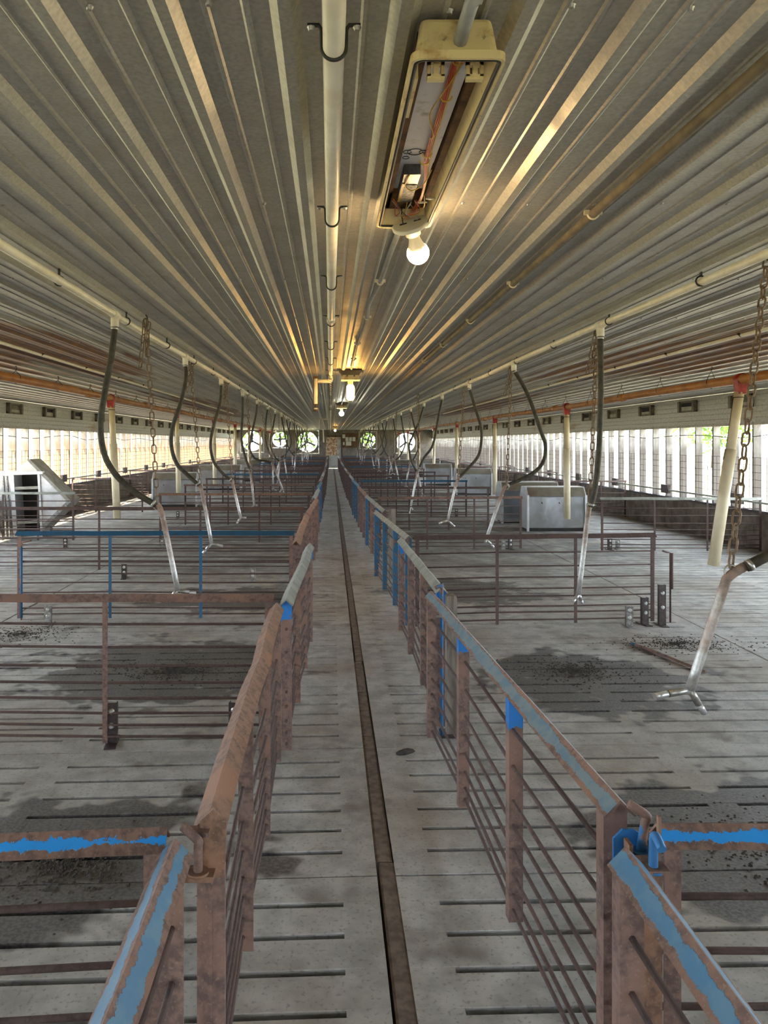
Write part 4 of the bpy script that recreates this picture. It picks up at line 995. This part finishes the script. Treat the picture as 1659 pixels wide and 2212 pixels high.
# overturned feeder at the left
YT=12.5; O=P(90,0,YT); ex=empty('overturned_feeder',(O.x,YT,0)); tag(ex,'large overturned steel feeder leaning by the left wall','feeder','stainless steel feeders')
def q(px,py): v=P(px,py,YT); return (v.x-O.x,v.z)
F=lambda u,w,d:(u,d,w)
def poly(pts,d0,d1,name,mat):
    a=[q(*p) for p in pts]
    ar=sum(a[i][0]*a[(i+1)%len(a)][1]-a[(i+1)%len(a)][0]*a[i][1] for i in range(len(a)))
    if ar<0: a=a[::-1]
    m=MB(); m.prism(a,d0,d1,F); m.build(name,mat,ex)
poly([(30,1021),(60,993),(84,1020)],0.0,0.02,'gable_plate',M['steel'])
poly([(84,1022),(148,1080),(92,1138),(88,1090)],0.0,0.02,'side_plate',M['steel_edge'])
poly([(58,992),(66,992),(152,1079),(146,1083)],-0.03,0.45,'upper_flange',M['inlet_flap'])
poly([(150,1078),(156,1082),(96,1142),(91,1136)],-0.03,0.45,'lower_flange',M['bracket_galv'])
poly([(24,1019),(95,1018),(95,1024),(24,1026)],-0.06,0.02,'cross_rail',M['steel_edge'])
poly([(30,1026),(82,1023),(92,1160),(40,1166)],0.30,0.34,'back_panel',M['dark'])
poly([(30,1052),(84,1050),(84,1056),(30,1058)],-0.02,0.04,'shelf_rail',M['inlet_flap'])
poly([(38,1126),(91,1123),(91,1129),(38,1132)],-0.02,0.04,'shelf_rail',M['inlet_flap'])
poly([(38,1160),(94,1156),(94,1161),(38,1167)],-0.04,0.30,'bottom_rail',M['steel_edge'])
poly([(22,1026),(31,1026),(40,1166),(31,1166)],-0.03,0.30,'divider',M['steel_edge'])
poly([(82,1024),(87,1024),(94,1160),(89,1160)],-0.03,0.30,'divider',M['steel_edge'])
for k in range(5):
    x=-70+k*19; poly([(x,1024),(x+17,1024),(x+22,1166),(x+5,1166)],-0.01+0.02*(k%2),0.03+0.02*(k%2),'ribbed_sheet',M['steel'])
for x in (6,14): poly([(x,1028),(x+3,1028),(x+10,1164),(x+7,1164)],-0.03,0.02,'sheet_rib',M['bracket_galv'])
poly([(-75,1160),(36,1160),(36,1168),(-75,1168)],-0.06,0.2,'lower_rail',M['steel_edge'])
poly([(-75,1019),(30,1019),(30,1026),(-75,1026)],-0.03,0.3,'roof_rail',M['steel_edge'])
poly([(-75,1022),(90,1022),(90,1166),(-75,1166)],0.45,0.5,'rear_sheet',M['bracket_galv'])

# ================================================================ wall things: inlets, mesh panels, strung wire
def inlet(side,i,Y):
    x=XL if side<0 else XR; s=1 if side<0 else -1; nm='left' if side<0 else 'right'
    e=tag(empty('air_inlet',(x,Y,2.25)),f'small framed air inlet high on the {nm} wall, {ORD[i]} from the front','vent','air inlets under the eaves')
    a,hh=0.30,0.10
    m=MB()
    def bx(*v):
        x0,x1=sorted((v[0]*s,v[1]*s)); m.box(x0,x1,*v[2:])
    bx(0,0.07,-a,-a+0.07,-hh,hh); bx(0,0.07,a-0.07,a,-hh,hh); bx(0,0.04,-a,a,hh-0.03,hh); bx(0,0.04,-a,a,-hh,-hh+0.03); m.build('frame',M['inlet'],e)
    m=MB(); bx(0.004,0.012,-a+0.07,a-0.07,-hh+0.03,hh-0.03); m.build('recess',M['dark'] if i%3 else M['inlet'],e)
    m=MB(); bx(0.012,0.03,-a+0.07,a-0.07,-hh+0.03,0.0 if i%2 else -0.02); m.build('flap',M['inlet_flap'],e)
for i in range(19): inlet(-1,i,14.0+1.72*i)
for i in range(20): inlet(1,i,11.5+1.72*i)
def mesh_panel(side,i,y0,y1):
    x=XL+0.02 if side<0 else XR-0.02; z0,z1=(0.66,1.45) if side<0 else (0.6,1.38); nm='left' if side<0 else 'right'
    e=tag(empty('wire_panel',(x,y0,z0)),f'welded wire mesh panel fixed to the {nm} wall studs, {ORD[i]} from the front','wire panel','wire mesh panels on the wall studs')
    m=MB(); L=y1-y0; H=z1-z0
    for k in range(8): m.box(-0.003,0.003,0,L,H*k/7-0.003,H*k/7+0.003)
    n=int(L/0.15)
    for k in range(n+1): m.box(-0.003,0.003,L*k/n-0.003,L*k/n+0.003,0,H)
    tag(m.build('welded_mesh',M['wire'],e),kind='stuff')
for side in (-1,1):
    for i in range(8): mesh_panel(side,i,7.2+4.88*i,7.2+4.88*(i+1)-0.04)
for side,x in ((-1,XL+0.03),(1,XR-0.03)):
    nm='left' if side<0 else 'right'
    pts=[(0,6.0+1.1*k,1.72+0.035*math.sin(k*2.1)+random.uniform(-0.02,0.02)) for k in range(36)]
    e=tag(empty('strung_wire',(x,0,0)),f'sagging wire strung along the top of the {nm} wall opening','wire')
    m=MB(); m.tube(spline(pts,4),0.006,4); m.build('wire_run',M['wire'],e)
    bm2=MB(); bm2.box(-0.03,0.03,-0.14,0.14,-0.08,0.08); bme=bm2.mesh('catch_plate',M['bracket'])
    e=tag(empty('wall_rail',(x-side*0.06,0,0.80 if side<0 else 0.72)),f'pale rail with dark catch plates along the low {nm} wall','rail')
    m=MB(); m.box(-0.015,0.015,9.0,YE-0.5,-0.015,0.015); m.build('rail_bar',M['galv_rail'],e)
    for k in range(9): ob('catch_plate',bme,e,(0.0,11.5+2.45*k,0.02))

# ================================================================ loose things on the floor
a=P(1372,1396,5.83); b=P(1524,1455,5.14); a.z=b.z=0.012
e=tag(empty('loose_rod',a),'thin rusty blue-tipped rod lying on the right pen floor','rod')
m=MB(); m.tube(spline([Vector((0,0,0)),(b-a)*0.3+Vector((0.01,0.01,0)),(b-a)*0.7,b-a],4),0.011,8); m.build('rod_bar',M['rust'],e)
m=MB(); m.tube([(b-a)*-0.06,(b-a)*0.0+Vector((0,0,0.0))],0.013,8); m.build('rod_tip',M['blue_worn'],e)
p=P(877,1630,3.8); m=MB()
for k in range(7):
    t=k/6; m.v+=[]
m.tube([(-0.05,0.01,0.008),(-0.035,0.005,0.012),(-0.01,0,0.016),(0.015,0.006,0.016),(0.04,0.012,0.011),(0.055,0.016,0.006)],[0.006,0.012,0.016,0.015,0.011,0.004],9)
o=m.build('manure_lump',M['manure']); o.location=(p.x,p.y,0); o.rotation_euler=(0,0,0.3); tag(o,'dark dried lump lying on the aisle floor','debris')
def crumbs(cx,cy,rx,ry,n,label,seed):
    r=random.Random(seed); m=MB()
    for _ in range(n):
        a=r.uniform(0,2*math.pi); d=abs(r.gauss(0,0.45)); x=cx+rx*d*math.cos(a); y=cy+ry*d*math.sin(a); s=r.uniform(0.003,0.010); h=s*r.uniform(0.5,1.0); q_=r.uniform(0,3)
        b0=len(m.v)
        for k in range(4): m.v.append((x+s*math.cos(q_+k*1.57),y+s*math.sin(q_+k*1.57),0.0005))
        m.v.append((x+s*0.2,y,h)); 
        for k in range(4): m.face((b0+k,b0+(k+1)%4,b0+4))
    o=m.build('manure_crumbs',M['manure']); tag(o,label,'debris',kind='stuff')
crumbs(1.72,5.2,0.55,0.4,900,'dark crumbs scattered on the damp patch of the right pen',1)
crumbs(-1.1,5.2,0.7,0.4,900,'dark crumbs scattered on the damp patch of the left pen',2)
crumbs(1.75,2.95,0.5,0.35,1100,'dark crumbs on the damp patch behind the near right gate',3)
crumbs(-1.0,2.8,0.5,0.3,700,'dark crumbs on the damp patch behind the near left gate',4)
crumbs(2.75,5.9,0.7,0.35,900,'loose crumbs near the brackets of the right gate',5)
crumbs(-2.6,6.2,0.6,0.4,700,'loose crumbs near the galvanised bracket of the left gate',6)

# ================================================================ trees outside
def tree(x,y,h,r,seed,label):
    rn=random.Random(seed); e=tag(empty('tree',(x,y,-0.35)),label,'tree','trees beyond the barn')
    m=MB(); m.tube([(0,0,0),(0.1,0,h*0.35),(0,0.1,h*0.7)],[0.22,0.16,0.06],8); m.build('trunk',M['bark'],e)
    m=MB()
    for _ in range(2600):
        while True:
            v=Vector((rn.uniform(-1,1),rn.uniform(-1,1),rn.uniform(-1,1)))
            if v.length<1: break
        v=v*(0.55+0.45*rn.random())
        c=Vector((v.x*r,v.y*r,h*0.56+v.z*h*0.46)); s=rn.uniform(0.12,0.26)
        q_=Vector((rn.uniform(-1,1),rn.uniform(-1,1),rn.uniform(-1,1))).normalized(); t=q_.orthogonal().normalized()*s; u=q_.cross(t).normalized()*s*0.6
        b0=len(m.v); m.v+=[tuple(c-t),tuple(c+u),tuple(c+t),tuple(c-u)]; m.face((b0,b0+1,b0+2,b0+3))
    tag(m.build('foliage',M['leaf'],e),kind='stuff')
TL=[(-9,66,8,4.0,'leafy tree seen through the leftmost end fan'),(-3.2,70,8,3.6,'leafy tree seen through the fan left of the end door'),(3.2,68,7.5,3.4,'leafy tree seen through the small fan right of the end door'),(11.5,74,9,4.0,'leafy tree seen through the rightmost end fan'),
    (30,58,8,4.5,'leafy tree beyond the right wall studs, nearest the end'),(34,44,8,4.5,'leafy tree beyond the right wall studs, nearer the front')]
for i,(x,y,h,r,l) in enumerate(TL): tree(x,y,h,r,i+20,l)
